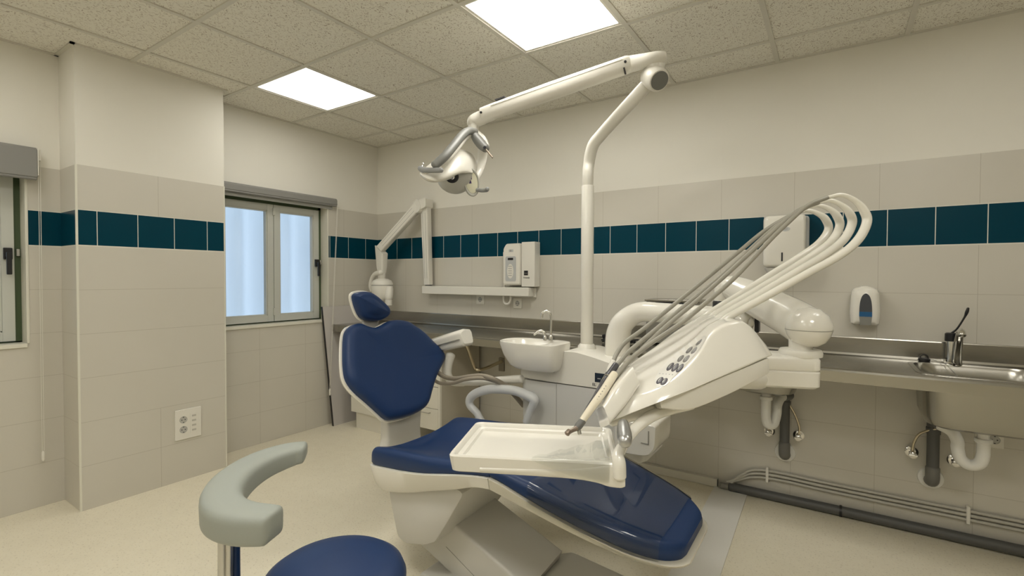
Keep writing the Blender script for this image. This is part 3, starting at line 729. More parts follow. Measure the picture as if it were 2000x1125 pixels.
# ------------------------------------------------------------------ things on the counter and floor by the wall
a, b = oY(1260, 584, -.22), oY(1345, 584, -.22)
t = thing('countertop_appliance', ((a.x+b.x)/2, -.15, CZ), 'low steel-topped box with navy front on the counter behind the white arch', 'appliance')
xa, xb, zt = a.x, b.x+.06, a.z
box('case', (xa, -.20, CZ+.012), (xb, -.03, zt-.012), mat('appliance_grey', (.30, .29, .26), .35, .6), t, bevel=.004)
box('lid', (xa-.003, -.225, zt-.012), (xb+.003, -.028, zt), STEEL, t, bevel=.003)
box('front_panel', (xa+.06, -.205, zt-.11), (xb-.02, -.2005, zt-.018), NAVY, t, bevel=.001)
g = join(*[boxg((x_, y_, CZ+.0005), (x_+.02, y_+.02, CZ+.012)) for x_ in (xa+.01, xb-.03) for y_ in (-.19, -.06)])
for x_ in (xa+.01, xb-.03):
    for y_ in (-.19, -.06): mk('foot', *boxg((x_, y_, CZ+.0005), (x_+.02, y_+.02, CZ+.012)), BLACK, t, smooth=False)
c = oZ(1205, 668, CZ+.012)
t = thing('cable_bundle', (c.x, c.y, CZ), 'tangled black cable lying on the counter behind the white tube arch', 'cable')
P = []
for k in range(46):
    a = k*.62; P.append(V((c.x+.02+.10*math.cos(a)*(1+.2*math.sin(k)), c.y+.045*math.sin(a*1.07), CZ+.006+.004*(k % 7)+.006*math.sin(k*1.7)**2)))
tube('cable', P, .0035, BLACK, t, n=4, sides=8)
lathe('cable_plug', [(0, 0), (.012, 0), (.013, .01), (.013, .04), (.008, .045), (0, .045)], c+V((-.07, -.03, .004)), BLACK, t, axis=(-.2, 0, 1), sides=16)

# white floor strip, trunking, pipes along the wall
vs = [(3.175, -.035), (3.366, -.035), (3.395, -1.30), (3.197, -1.30)]
tag(mk('floor_cover_strip', *loftg([[V((x, y, z)) for x, y in vs] for z in (.0005, .006)]), MATW, smooth=False), 'flat white strip lying across the floor to the right-hand wall', 'floor strip')
tag(box('cable_trunking', (2.30, -.036, .001), (3.19, -.001, .052), mat('cream_trunking', (.66, .63, .54), .4), bevel=.002), 'cream plastic cable trunking at the foot of the tiled wall', 'trunking')
box('trunking_end', (3.188, -.032, .006), (3.192, -.005, .046), DARKG, bpy.data.objects['cable_trunking'], bevel=0)
t = thing('floor_drain_pipe', (4.2, -.05, 0), 'thick dark grey pipe running along the wall foot to the right', 'pipe')
tube('pipe', [(3.27, -.045, .028), (3.9, -.047, .030), (5.3, -.05, .032)], .027, PVCG, t, smooth=False, sides=20)
lathe('pipe_clip', [(.031, -.006), (.031, .006)], (3.84, -.047, .030), BLACK, t, axis=(1, 0, 0))
tube('pipe_elbow', [(3.215, -.06, .03), (3.24, -.05, .025), (3.29, -.045, .028)], .018, MIDG, t)
for k in range(3):
    z = .115+.022*k
    t = thing('water_pipe', (4.2, -.015, z), ['lowest of three thin grey pipes clipped along the wall foot', 'middle one of three thin grey pipes clipped along the wall foot', 'topmost of three thin grey pipes clipped along the wall foot'][k], 'pipe', 'thin pipes along the wall foot')
    s_ = k*.012
    tube('pipe', [(3.25+s_, -.045, .055), (3.31+s_, -.035, .075+s_*1.6), (3.40, -.022, z-.004), (3.55, -.0155, z+.006), (3.9, -.015, z), (5.3, -.015, z+.002)], .0085, mat('light_pipe', (.50, .48, .42), .4), t, n=6, sides=10)
for x_, l_ in ((3.47, 'white clip on the thin pipes near the white floor strip'), (4.37, 'white clip on the thin pipes below the right-hand sink trap')):
    tag(mk('pipe_clip', *boxg((x_-.008, -.028, .095), (x_+.008, -.001, .185)), WHITE2, bevel=.004), l_, 'clip', 'clips on the thin pipes')
# ================================================================== PATIENT CHAIR
YC = -1.58
def pl(p0, up):      # frame of a cushion plane: width along Y
    up = V(up).normalized(); w_ = V((0, 1, 0)); n_ = w_.cross(up).normalized()
    return (n_ if n_.x > 0 else -n_)
t = thing('dental_chair', (2.45, YC, 0), 'blue padded dental patient chair with pale grey shell, reclined beside the spittoon', 'dental chair')
CH = t
# backrest: pad outline traced on the reclined plane of the backrest
bk0 = V((1.985, YC, .63)); nb = pl(bk0, (-.19, 0, .436))
px = [(702, 632), (690, 634), (680, 640), (674, 655), (672.5, 690), (674, 722), (679, 743), (694, 764), (719, 786), (742, 807), (752, 816), (762, 819.5), (782, 817), (808, 809), (828, 797), (837, 784), (842, 766), (850, 740), (858, 722), (866, 706), (866.5, 692), (856, 679), (843, 666), (826, 649), (809, 637), (795, 628.5), (778, 625.5), (762, 626.5), (752, 630), (742, 636), (729, 640.5), (715, 637)]
def closed_spline(P, n=3):
    P = [V(p) for p in P]; L_ = len(P); out = []
    for i in range(L_):
        p0, p1, p2, p3 = P[i-1], P[i], P[(i+1) % L_], P[(i+2) % L_]
        for k in range(n):
            s = k/n; out.append(.5*((2*p1)+(p2-p0)*s+(2*p0-5*p1+4*p2-p3)*s*s+(3*p1-p0-3*p2+p3)*s**3))
    return out
OB = closed_spline([oP(u, v, bk0, nb) for u, v in px])
back = mk('backrest', *padg(OB, nb, .030, back=.03, rnd=.045, dome=-.012), BLUE, t)
cB = sum(OB, V((0, 0, 0)))/len(OB)
def grow(P, d, c, nrm):
    out = []
    for i in range(len(P)):
        tt = (P[(i+1) % len(P)]-P[i-1]).normalized(); nn = tt.cross(nrm)
        if nn.dot(P[i]-c) < 0: nn = -nn
        out.append(P[i]+nn*d)
    return out
sh = [grow(OB, -.004, cB, nb), grow(OB, .004, cB, nb), grow(OB, .006, cB, nb), grow(OB, -.01, cB, nb), grow(OB, -.06, cB, nb)]
offs = [-.022, -.024, -.036, -.062, -.078]
secs = [[p+nb*o for p in s] for s, o in zip(sh, offs)]
mk('backrest_shell', *loftg(secs), WHITE, t)
# headrest
hd0 = oY(723, 600, YC); nh = V((.985, -.05, .02)).normalized()
px = [(689.5, 580), (692, 574), (700, 570.5), (712, 569.5), (724, 571.5), (737, 580), (748, 590), (757, 599.5), (759.5, 608), (757, 616), (748, 623), (737, 627), (724, 627.5), (712, 625.5), (703, 619), (697, 608), (691.5, 592)]
OH = closed_spline([oP(u, v, hd0, nh) for u, v in px])
cH = sum(OH, V((0, 0, 0)))/len(OH)
hr = mk('headrest', *padg(OH, nh, .034, back=.02, rnd=.030, dome=.020), BLUE, t)
s2 = [(-.004, -.016), (.004, -.018), (.006, -.03), (-.01, -.045), (-.05, -.055)]
mk('headrest_shell', *loftg([[p+nh*o for p in grow(OH, g_, cH, nh)] for g_, o in s2]), WHITE, t)
a = oP(722, 628, hd0-nh*.03, nh); b = oP(729, 655, bk0-nb*.05, nb)
mk('headrest_bracket', *loftg([rpoly([c+V((-.008, -.055, 0)), c+V((.012, -.055, 0)), c+V((.012, .045, 0)), c+V((-.008, .045, 0))], .3) for c in (a+V((0, 0, .02)), a.lerp(b, .5), b)]), mat('bracket_grey', (.36, .35, .33), .35), t)
# bracket that joins backrest and seat
def P_at(u, v, y): return oY(u, v, y)
br = []
for (ul, vl, ur, vr, x) in ((757, 800, 826, 790, 0), (757, 835, 823, 828, 0), (757, 862, 825, 858, 0), (752, 885, 835, 880, 0)):
    bx_ = 1.93; l_ = oX(ul, vl, bx_); r_ = oX(ur, vr, bx_)
    br.append(rpoly([l_, r_, r_+V((-.06, 0, 0)), l_+V((-.06, -.0, 0))], -.018, 4))
mk('backrest_bracket', *loftg(loft_smooth(br, 4)), SHELL, t)

# seat cushion and leg rest, lofted along x
def cross(x, yn, yf, ztop, th, dip=.0, r=.030, n=14):
    """closed cross-section at x from near edge yn to far edge yf; dip lowers the middle"""
    r = min(r, th*.55); top_ = []
    def dz(y):
        f = min(1, max(0, (y-yn)/(yf-yn))); return dip*math.sin(math.pi*f)**1.3
    for k in range(5):
        a = k/4*math.pi/2; y = yn+r*(1-math.cos(a)); top_.append(V((x, y, ztop-r+r*math.sin(a)-dz(y))))
    for k in range(1, n):
        y = yn+r+(yf-yn-2*r)*k/n; top_.append(V((x, y, ztop-dz(y))))
    for k in range(5):
        a = (1-k/4)*math.pi/2; y = yf-r*(1-math.cos(a)); top_.append(V((x, y, ztop-r+r*math.sin(a)-dz(y))))
    zb = ztop-th
    bot = [V((x, yf, zb+.010)), V((x, yf-.008, zb)), V((x, yf-.1, zb)), V((x, yn+.1, zb)), V((x, yn+.008, zb)), V((x, yn, zb+.010))]
    return top_+bot
def seatz(x): return .597
SX = [(2.096, -1.850, -1.32, .545, .030, .01), (2.100, -1.866, -1.305, .562, .056, .030), (2.112, -1.877, -1.295, .579, .074, .060), (2.14, -1.882, -1.290, .588, .082, .078), (2.20, -1.884, -1.286, .594, .083, .080),
      (2.30, -1.884, -1.280, .598, .080, .070), (2.42, -1.884, -1.272, .602, .068, .050), (2.56, -1.880, -1.262, .612, .052, .024), (2.68, -1.874, -1.262, .622, .040, .010), (2.742, -1.870, -1.262, .624, .036, .006)]
secs = [cross(*s) for s in SX]
mk('seat', *loftg(loft_smooth(secs, 4)), BLUE, t)
# leg rest: near and far edges found from their height in the picture on the chair's own side planes
LX = [(2.744, -1.868, -1.262, .624, .036, .006), (2.80, -1.864, -1.266, .618, .046, .008), (2.90, -1.855, -1.272, .596, .058, .010), (3.02, -1.845, -1.282, .562, .060, .010), (3.14, -1.828, -1.298, .530, .062, .010), (3.26, -1.800, -1.325, .500, .064, .008), (3.34, -1.765, -1.355, .478, .060, .006), (3.385, -1.72, -1.40, .464, .052, .004), (3.402, -1.68, -1.44, .450, .032, .002)]
secs = [cross(*s) for s in LX]
mk('leg_rest', *loftg(loft_smooth(secs, 4)), BLUE, t)
# shells under the cushions
def shellsec(x, yn, yf, zt, zb, ins): 
    return rpoly([V((x, yn, zt)), V((x, yf, zt)), V((x, yf-ins, zb)), V((x, yn+ins, zb))], [.06, .06, .2, .2], 4)
secs = [shellsec(x, yn, yf, zt, zb, i) for x, yn, yf, zt, zb, i in ((2.094, -1.864, -1.305, .502, .455, .02), (2.104, -1.880, -1.292, .504, .405, .030), (2.16, -1.886, -1.286, .508, .372, .040), (2.30, -1.890, -1.280, .520, .400, .045), (2.42, -1.890, -1.272, .536, .440, .04), (2.54, -1.888, -1.262, .560, .478, .03), (2.66, -1.880, -1.260, .580, .520, .02), (2.738, -1.874, -1.258, .587, .530, .015))]
mk('seat_shell', *loftg(loft_smooth(secs, 4)), WHITE2, t)
secs = [shellsec(x, yn, yf, zt, zb, i) for x, yn, yf, zt, zb, i in ((2.742, -1.876, -1.256, .588, .530, .015), (2.80, -1.872, -1.260, .574, .515, .018), (2.90, -1.864, -1.266, .540, .490, .02), (3.02, -1.854, -1.276, .504, .462, .02), (3.14, -1.840, -1.290, .470, .436, .02), (3.26, -1.816, -1.312, .438, .412, .02), (3.35, -1.782, -1.342, .420, .400, .02), (3.40, -1.74, -1.385, .412, .396, .02), (3.418, -1.70, -1.425, .408, .398, .012))]
mk('leg_rest_shell', *loftg(loft_smooth(secs, 4)), CLEARW, t)
# seat carrier (bucket below the seat)
def qsec(z, xl, xr, yn, yf, f=.08): return rpoly([V((xl, yn, z)), V((xr, yn, z)), V((xr+.02, yf, z)), V((xl, yf, z))], [f, f*.9, f, f], 6)
def csec(pts, yn, yf, r=-.03): return [rpoly([V((x, y, z)) for x, z in pts], r, 5) for y in (yn, yf)]
cp = [(2.145, .470), (2.150, .353), (2.200, .185), (2.245, .165), (2.36, .192), (2.425, .225), (2.50, .34), (2.585, .480)]
c0_ = rpoly([V((x, 0, z)) for x, z in cp], .18, 4)
cc_ = sum(c0_, V((0, 0, 0)))/len(c0_)
secs = [[V((cc_.x+(p.x-cc_.x)*f-.0*y, y, cc_.z+(p.z-cc_.z)*f)) for p in c0_] for y, f in ((-1.815, .95), (-1.812, .985), (-1.80, 1.0), (-1.36, 1.0), (-1.35, .97))]
mk('seat_carrier', *loftg(secs), SHELL, t)
# lifting arm: slanted box from below the seat to the base
far_a, far_b = oY(962, 966, -1.42), oY(1099, 1074, -1.42)
dirv = (far_b-far_a).normalized(); nrm = V((-dirv.z, 0, dirv.x))
if nrm.z < 0: nrm = -nrm
A0 = far_a; Lr = (far_b-far_a).length
lowa, lowb = oY(813, 1059, -1.705), oY(869, 1125, -1.705)
th = abs((lowa-V((2.439, -1.705, .256))).dot(nrm))
secs = []
for s_ in (-.24, 0, Lr):
    p = A0+dirv*s_
    secs.append(rpoly([V((p.x, -1.705, p.z-.026)), V((p.x, -1.42, p.z)), V((p.x-nrm.x*th, -1.42, p.z-nrm.z*th)), V((p.x-nrm.x*th, -1.705, p.z-nrm.z*th-.02))], -.014, 4))
la = mk('lifting_arm', *loftg(secs), SHELL, t)
g = []
for s_ in (.0,):
    pa, pb = oY(871, 1068, -1.7062), oY(940, 1140, -1.7062)
    g.append(boxg((0, -.0004, -.0008), ((pb-pa).length, .001, .0008), Matrix.Translation(pa) @ (pb-pa).to_track_quat('X', 'Z').to_matrix().to_4x4()))
mk('panel_seam', *join(*g), mat('groove_grey', (.35, .34, .30), .5), la, smooth=False)
# base housing on the floor with a sloping cover
prof = [(2.28, 0), (3.25, 0), (3.24, .03), (3.10, .075), (far_b.x+.02, far_b.z-.03), (far_b.x-.05, far_b.z-.06), (2.62, .05), (2.30, .03)]
cs = [[V((p.x, y, p.z)) for p in rpoly([V((x, 0, z)) for x, z in prof], .12, 3)] for y in (-1.77, -1.36)]
mk('base', *loftg(cs), SHELL, t, bevel=.012)
# arm rest loop on the far side
ya = -1.215
tube('armrest', [oY(940, 822, ya), oY(931, 806, ya), oY(919, 793, ya), oY(917.5, 780, ya), oY(929, 768.5, ya), oY(953, 761, ya), oY(975, 760, ya), oY(1003, 762.5, ya), oY(1028, 771, ya), oY(1042, 779, ya), oY(1041, 790, ya), oY(1035, 803, ya), oY(1028, 824, ya)], [.020, .020, .021, .023, .024, .024, .024, .024, .025, .026, .021, .020, .020], GREYW, t, n=5)
mk('armrest_mount', *boxg((2.16, -1.27, .50), (2.52, -1.195, .56)), GREYW, t, bevel=.012)

# clear protective film over the foot end: a sheet following the leg rest a few millimetres above it
def filmsec(s, d=.007): 
    x, yn, yf, zt, th, dip = s; c = cross(x, yn-d, yf+d, zt+d, th, dip)
    return c[:-6]
secs = loft_smooth([filmsec(s) for s in LX[2:7]], 6)
# drape down over the near side
full = []
for s in secs:
    near = s[0]; far = s[-1]
    full.append([near+V((-.0, -.002, -.055)), near+V((0, -.003, -.03))]+s)
fl = mk('protective_film', *loftg(full, closed=False, capends=False), FILM)
tag(fl, 'clear plastic film wrapped over the foot end of the blue patient chair', 'plastic film')

# ================================================================== SPITTOON UNIT
YB = -1.15
t = thing('spittoon_unit', (2.75, -1.0, .44), 'white dental unit body with small black display, beside the patient chair', 'dental unit')
UN = t
xl = oY(1016, 742, YB).x; xr = 3.10; xstep = oY(1088, 700, YB).x
zt1 = oY(1045, 722, YB).z
secs = []
def bsec(z, x0_, x1_, y0_=YB, y1_=-.86, r=.035): return rpoly([V((x0_, y0_, z)), V((x1_, y0_, z)), V((x1_, y1_, z)), V((x0_, y1_, z))], -r, 5)
mk('lower_body', *loftg([bsec(.47, xl+.03, xr-.05), bsec(.49, xl+.012, xr-.01), bsec(.60, xl+.006, xr), bsec(.7930, xl+.002, xr)]), GREYW if False else mat('unit_panel', (.66, .65, .61), .3), t)
mk('panel_gap', *boxg((xl+.215, YB-.0006, .50), (xl+.218, YB+.001, .792)), mat('groove_grey', (.35, .34, .30), .5), t, smooth=False)
# upper body: profile in the x-z plane, lofted over the depth
prof = [(xl, .797), (xr, .797), (xr+.0, .86), (xr-.12, .912), (xstep+.19, .948), (xstep+.10, .964), (xstep+.035, .962), (xstep+.006, .935), (xstep-.004, .862), (xstep-.018, .846), (xl+.012, zt1+.004), (xl, zt1-.008)]
cs = []
P0 = rpoly([V((x, 0, z)) for x, z in prof], .22, 3)
cc = V((xl+.32, 0, .87))
for y, f in ((YB+.012, .97), (YB+.003, .99), (YB, 1.0) , (-.87, 1.0), (-.86, .985)):
    cs.append([V((cc.x+(p.x-cc.x)*f, y, cc.z+(p.z-cc.z)*f)) for p in P0])
cs = cs[2:]
cs[0] = [V((p.x, YB+.006, p.z)) for p in cs[0]]
cs.insert(0, [V((cc.x+(p.x-cc.x)*.985, YB, cc.z+(p.z-cc.z)*.97)) for p in P0])
mk('upper_body', *loftg(cs), WHITE, t)
d = oY(1172, 738, YB)
box('display', (d.x-.026, YB-.003, d.z-.022), (d.x+.03, YB-.0005, d.z+.022), NAVY, t, bevel=.001)
text('model_print', 'EL', .020, (oY(1157, 752, YB).x, YB-.0008, oY(1157, 753, YB).z), (1, 0, 0), (0, 0, 1), TXT, t)
box('display_print', (d.x-.012, YB-.0036, d.z-.006), (d.x+.004, YB-.003, d.z-.002), PAD_GREY, t, bevel=0)
# rounded filter housing low at the right of the unit, seen below the instrument head
f1, f2 = oD(1228, 822, 2.13), oD(1277, 890, 2.13)
c = (f1+f2)/2
secs = []
for y, f in ((-.10, .86), (-.085, .97), (-.06, 1), (.10, 1)):
    a_ = .5*f
    P = [V((c.x+.02+q_[0]*f, c.y+.06+y, c.z+q_[1]*f)) for q_ in ((-.14, -.075), (.02, -.070), (.058, -.02), (.062, .085), (-.14, .085))]
    secs.append(rpoly(P, [.1, .35, .3, .12, .1], 5))
mk('filter_housing', *loftg(secs), WHITE, t)
mk('release_catch', *join(boxg((c.x+.012, c.y-.044, c.z-.008), (c.x+.046, c.y-.0395, c.z-.004)), boxg((c.x+.043, c.y-.044, c.z-.008), (c.x+.046, c.y-.0395, c.z+.05))), mat('groove_grey', (.35, .34, .30), .5), t, smooth=False)
# spittoon bowl
bc = oD(1040, 667, 2.52)
def bring(z, ax, ay, dx=0, p=2.7, n=40):
    out = []
    for k in range(n):
        a = 2*math.pi*k/n; c_, s_ = math.cos(a), math.sin(a)
        rx = ax*(1.0 if c_ > 0 else 1.0); e = 2/p
        if c_ < 0: e_ = 2/2.4
        else: e_ = 2/5.5
        out.append(V((bc.x+dx+rx*abs(c_)**e_*(1 if c_ > 0 else -1), bc.y+ay*abs(s_)**e_*(1 if s_ > 0 else -1), z)))
    return out
zr = bc.z
secs = [bring(zr-.136, .105, .060, .035), bring(zr-.134, .128, .080, .028), bring(zr-.118, .146, .094, .020), bring(zr-.07, .168, .108, .008), bring(zr-.012, .182, .118, 0), bring(zr, .180, .117, 0), bring(zr+.002, .174, .112, 0)]
inn = [bring(zr-.004, .128, .092, -.035), bring(zr-.03, .118, .082, -.035), bring(zr-.07, .085, .06, -.03), bring(zr-.085, .03, .025, -.03)]
mk('bowl', *loftg(secs+inn), WHITE, t)
fc2 = oD(1076, 668, 2.55); fc2.z = zr+.001
tube('rinse_spout', [fc2, fc2+V((0, 0, .06)), fc2+V((0, 0, .125)), fc2+V((-.006, -.004, .147)), fc2+V((-.022, -.012, .155)), fc2+V((-.040, -.02, .145)), fc2+V((-.044, -.022, .12))], [.0065]*7, CHROME, t, sides=12)
lathe('spout_base', [(.012, 0), (.011, .02), (.007, .03)], fc2, CHROME, t, sides=16)
f3 = fc2+V((-.030, -.012, 0))
tube('cup_filler', [f3, f3+V((0, 0, .035)), f3+V((-.012, -.004, .05)), f3+V((-.03, -.012, .048)), f3+V((-.052, -.022, .028))], [.006, .006, .006, .007, .005], CHROME, t, sides=12)
lathe('filler_base', [(.010, 0), (.009, .018), (.006, .026)], f3, CHROME, t, sides=16)
# thick white arch tube
zc_ = .93
yt = -1.0
ar = [oY(1203, 700, yt), oY(1203, 680, yt), oY(1205, 652, yt), oY(1215, 630, yt), oY(1236, 619, yt-.02)]
ar = [oD(1206, 705, 2.42), oD(1206, 680, 2.42), oD(1208, 652, 2.42), oD(1219, 628, 2.40), oD(1248, 610, 2.36), oD(1292, 611, 2.28), oD(1360, 617, 2.14), oD(1420, 623, 2.02), oD(1440, 627, 1.98), oD(1460, 630, 1.94), oD(1466, 631, 1.93)]
tube('arch_tube', ar, [.061, .061, .060, .055, .049, .047, .047, .050, .050, .044, .02], WHITE, t, sides=32, n=6)
lathe('tube_flange', [(.072, -.01), (.070, .004), (.062, .012)], V((ar[0].x, ar[0].y, ar[1].z-.045)), WHITE2, t)
jb = oD(1479, 632, 1.96)
box('black_joint', (jb.x-.008, jb.y-.02, jb.z-.035), (jb.x+.008, jb.y+.03, jb.z+.04), BLACK, t, bevel=.003)

# ------------------------------------------------------------------ assistant's holder with suction hoses
t = thing('assistant_holder', (2.3, -1.05, .85), 'white assistant instrument holder on a short arm behind the backrest', 'instrument holder')
hd = 2.86
A_, B_ = oD(850, 673, 2.95), oD(911, 656, 2.78)
ax = (B_-A_).normalized(); up = V((0, 0, 1)); up = (up-ax*up.dot(ax)).normalized(); sd = ax.cross(up)
def hs(c, hw, ht, hb): return rpoly([c+up*ht+sd*hw*.25, c+up*ht*.55+sd*hw, c-up*hb+sd*hw*.8, c-up*hb-sd*hw, c+up*ht*.8-sd*hw], .22, 4)
secs = [hs(A_-ax*.03, .04, .025, .030), hs(A_, .055, .040, .05), hs(A_.lerp(B_, .5), .056, .043, .054), hs(B_-ax*.008, .052, .044, .054), hs(B_+ax*.004, .042, .034, .044)]
mk('holder_head', *loftg(secs), WHITE, t)
g = loftg([[c+sd*.0625-up*.012, c+sd*.0625-up*.0145, c-sd*.0625-up*.0145, c-sd*.0625-up*.012] for c in (A_, B_-ax*.01)])
mk('seam', *g, mat('groove_grey', (.35, .34, .30), .5), t, smooth=False)
tube('holder_neck', [oD(880, 694, hd), oD(875, 712, hd), oD(874, 732, hd), oD(884, 745, hd), oD(905, 747, 2.80)], [.028, .026, .026, .024, .022], WHITE2, t)
tube('support_arm', [oD(888, 746, 2.80), oD(930, 746, 2.72), oD(980, 743, 2.64), oD(1019, 740, 2.56)], [.020, .021, .022, .022], WHITE2, t)
tube('suction_hose', [oD(845, 718, 2.84), oD(866, 735, 2.78), oD(890, 739.5, 2.70), oD(915, 736, 2.64), oD(940, 734, 2.60), oD(960, 739, 2.56), oD(985, 752, 2.58), oD(1005, 772, 2.6), oD(1022, 792, 2.62)], [.013]*9, BROWNH, t)
tube('saliva_hose', [oD(838, 734, 2.82), oD(858, 748, 2.76), oD(885, 748, 2.68), oD(910, 741, 2.62), oD(945, 739, 2.58), oD(985, 751, 2.58), oD(1010, 762, 2.58)], [.010]*7, BROWNH, t)

# ================================================================== OPERATING LIGHT
pb = oY(1146, 684, -.98)
t = thing('operating_light', pb, 'white overhead dental operating light on a tall bent pole', 'operating light')
def lv(u, v, d): return oD(u, v, d)
pd = (pb-CAM).dot(FW)
pj = lv(1279, 152, 2.22)
mk('lower_pole', *tubeg([V((pb.x, pb.y, .95)), V((pb.x, pb.y, oD(1147, 365, pd).z))], .0325, smooth=False, sides=28, cap=.3), WHITE2, t)
zb = oD(1147, 366, pd).z
pt = V((pb.x, pb.y, zb))
tube('upper_pole', [pt+V((0, 0, -.03)), pt+V((0, 0, .06)), oD(1150, 322, pd), oD(1153.5, 300, pd-.01), oD(1160, 281, pd-.03), oD(1172, 266, pd-.06), oD(1195, 240, pd-.13), oD(1230, 202, pd-.24), oD(1266, 163, 2.26)], [.029, .029, .029, .030, .030, .030, .030, .031, .031], WHITE2, t, n=6, sides=24)
lathe('base_collar', [(.05, -.02), (.046, .004), (.036, .016)], V((pb.x, pb.y, .968)), WHITE2, t)
# elbow joint with grey cap
jn = ((CAM-pj).normalized()*.78+RT*.42-UP*.25).normalized()
vs, fs = latheg([(.0, -.055), (.040, -.053), (.052, -.04), (.055, 0), (.052, .035), (.046, .045), (0, .046)], pj, jn, 36)
mk('joint', vs, fs, WHITE2, t)
lathe('joint_cap', [(.041, .0455), (.0405, .049), (0, .050)], pj, mat('cap_grey', (.16, .16, .145), .35), t, axis=jn)
vs, fs = latheg([(.042, -.05), (.042, .0), (.045, .012), (.045, .028), (.040, .03)], pj+V((0, 0, .045)), (0, 0, 1), 28)
mk('swivel', vs, fs, WHITE2, t)
# knuckle between swivel and spring arm
k0 = lv(1277, 118, 2.20)
secs = []
ad_ = (lv(1190, 140, 2.27)-lv(1285, 115, 2.2)).normalized(); au = V((0, 0, 1)); au = (au-ad_*au.dot(ad_)).normalized(); as_ = ad_.cross(au)
def ell(c, a, b, p=.5, n=24):
    return [c+as_*a*math.copysign(abs(math.cos(2*math.pi*k/n))**.8, math.cos(2*math.pi*k/n))+au*b*math.copysign(abs(math.sin(2*math.pi*k/n))**.8, math.sin(2*math.pi*k/n)) for k in range(n)]
cA = lv(1301, 111, 2.17); cB2 = lv(1222, 127, 2.26)
for f, a, b in ((-.02, .012, .008), (.0, .034, .016), (.12, .048, .020), (.32, .050, .025), (.6, .038, .031), (.85, .030, .036), (1.1, .028, .034)):
    secs.append(ell(cA.lerp(cB2, f), a, b))
mk('knuckle', *loftg(loft_smooth(secs, 3)), WHITE2, t)
# spring arm
s0, s1_ = lv(1232, 124, 2.245), lv(938, 226, 2.52)
ad_ = (s1_-s0).normalized(); au = V((0, 0, 1)); au = (au-ad_*au.dot(ad_)).normalized(); as_ = ad_.cross(au)
secs = [ell(s0.lerp(s1_, f), a, b) for f, a, b in ((-.012, .012, .018), (-.004, .026, .034), (.02, .034, .039), (.5, .035, .042), (.9, .034, .038), (.985, .030, .036), (1.0, .018, .022))]
sa = mk('spring_arm', *loftg(secs), WHITE2, t)
lathe('arm_screw', [(.006, 0), (.006, .004), (0, .004)], s0+ad_*.02-as_*.0355, BLACK, sa, axis=-as_, sides=12)
lathe('arm_screw', [(.006, 0), (.006, .004), (0, .004)], s1_-ad_*.02-as_*.032, BLACK, sa, axis=-as_, sides=12)
mk('arm_groove', *loftg([[c-as_*.0345+au*.020, c-as_*.0355+au*.016, c-as_*.030+au*.016, c-as_*.030+au*.020] for c in (s0.lerp(s1_, .04), s0.lerp(s1_, .9))]), TRIM, sa, smooth=False)
mk('arm_slot', *loftg([[c+au*.0445+as_*.006, c+au*.0465+as_*.006, c+au*.0465-as_*.022, c+au*.040-as_*.022] for c in (s0.lerp(s1_, .80), s0.lerp(s1_, .87))]), TXT, sa, smooth=False)
mk('arm_notch', *loftg([[c-as_*.03-au*.030, c-as_*.034-au*.022, c-as_*.020-au*.046, c-as_*.010-au*.046] for c in (s0.lerp(s1_, .035), s0.lerp(s1_, .045))]), TXT, sa, smooth=False)
# end elbow and yoke
hd_ = 2.54
tube('end_elbow', [lv(960, 222, 2.50), lv(938, 231, 2.53), lv(925, 238, 2.54), lv(925, 247, 2.54)], [.034, .036, .035, .026], WHITE2, t, n=6)
tube('yoke_stem', [lv(925, 244, 2.54), lv(925, 256, 2.54), lv(930, 266, 2.54)], [.028, .027, .024], WHITE2, t)
tube('yoke_arm', [lv(928, 262, 2.54), lv(938, 275, 2.60), lv(943, 292, 2.66), lv(941, 314, 2.68), lv(934, 336, 2.66), lv(924, 352, 2.60), lv(912, 358, 2.57)], [.022, .026, .027, .026, .024, .020, .016], WHITE2, t, n=6, flat=.7)
tube('grey_yoke', [lv(928, 258, 2.50), lv(915, 256, 2.46), lv(902, 265, 2.40), lv(885, 286, 2.32), lv(868, 306, 2.26), lv(849, 323, 2.23)], [.018, .020, .021, .021, .021, .020], mat('grip_grey', (.20, .20, .185), .45), t, n=6)
tube('yoke_inlay', [lv(924, 263, 2.50), lv(910, 268, 2.46), lv(893, 289, 2.36), lv(876, 309, 2.29), lv(862, 321, 2.27)], [.012, .014, .014, .014, .012], WHITE2, t, n=6)
tube('grip_block', [lv(925, 262, 2.50), lv(932, 272, 2.49), lv(941, 283, 2.48), lv(948, 290, 2.47)], [.024, .030, .031, .026], mat('grip_grey', (.20, .20, .185), .45), t, flat=.8)
tube('pale_cover', [lv(933, 260, 2.53), lv(943, 272, 2.52), lv(951, 284, 2.51)], [.018, .024, .016], WHITE, t, flat=.8)
lathe('pivot_pin', [(.008, -.0), (.008, .01)], lv(947, 289, 2.44), BLACK, t, axis=(.5, -.8, 0), sides=14)
tube('thin_rod', [lv(949, 292, 2.44), lv(962, 308, 2.42)], .0042, mat('bronze', (.30, .25, .20), .35, .8), t, smooth=False, sides=10)
# lamp head: white hood, round grey reflector housing, side lens
hc = lv(890, 335, 2.46)
ax = ray(890, 335).normalized()
rt_, up_ = RT, UP
def hp(u, v, d): return lv(u, v, d)
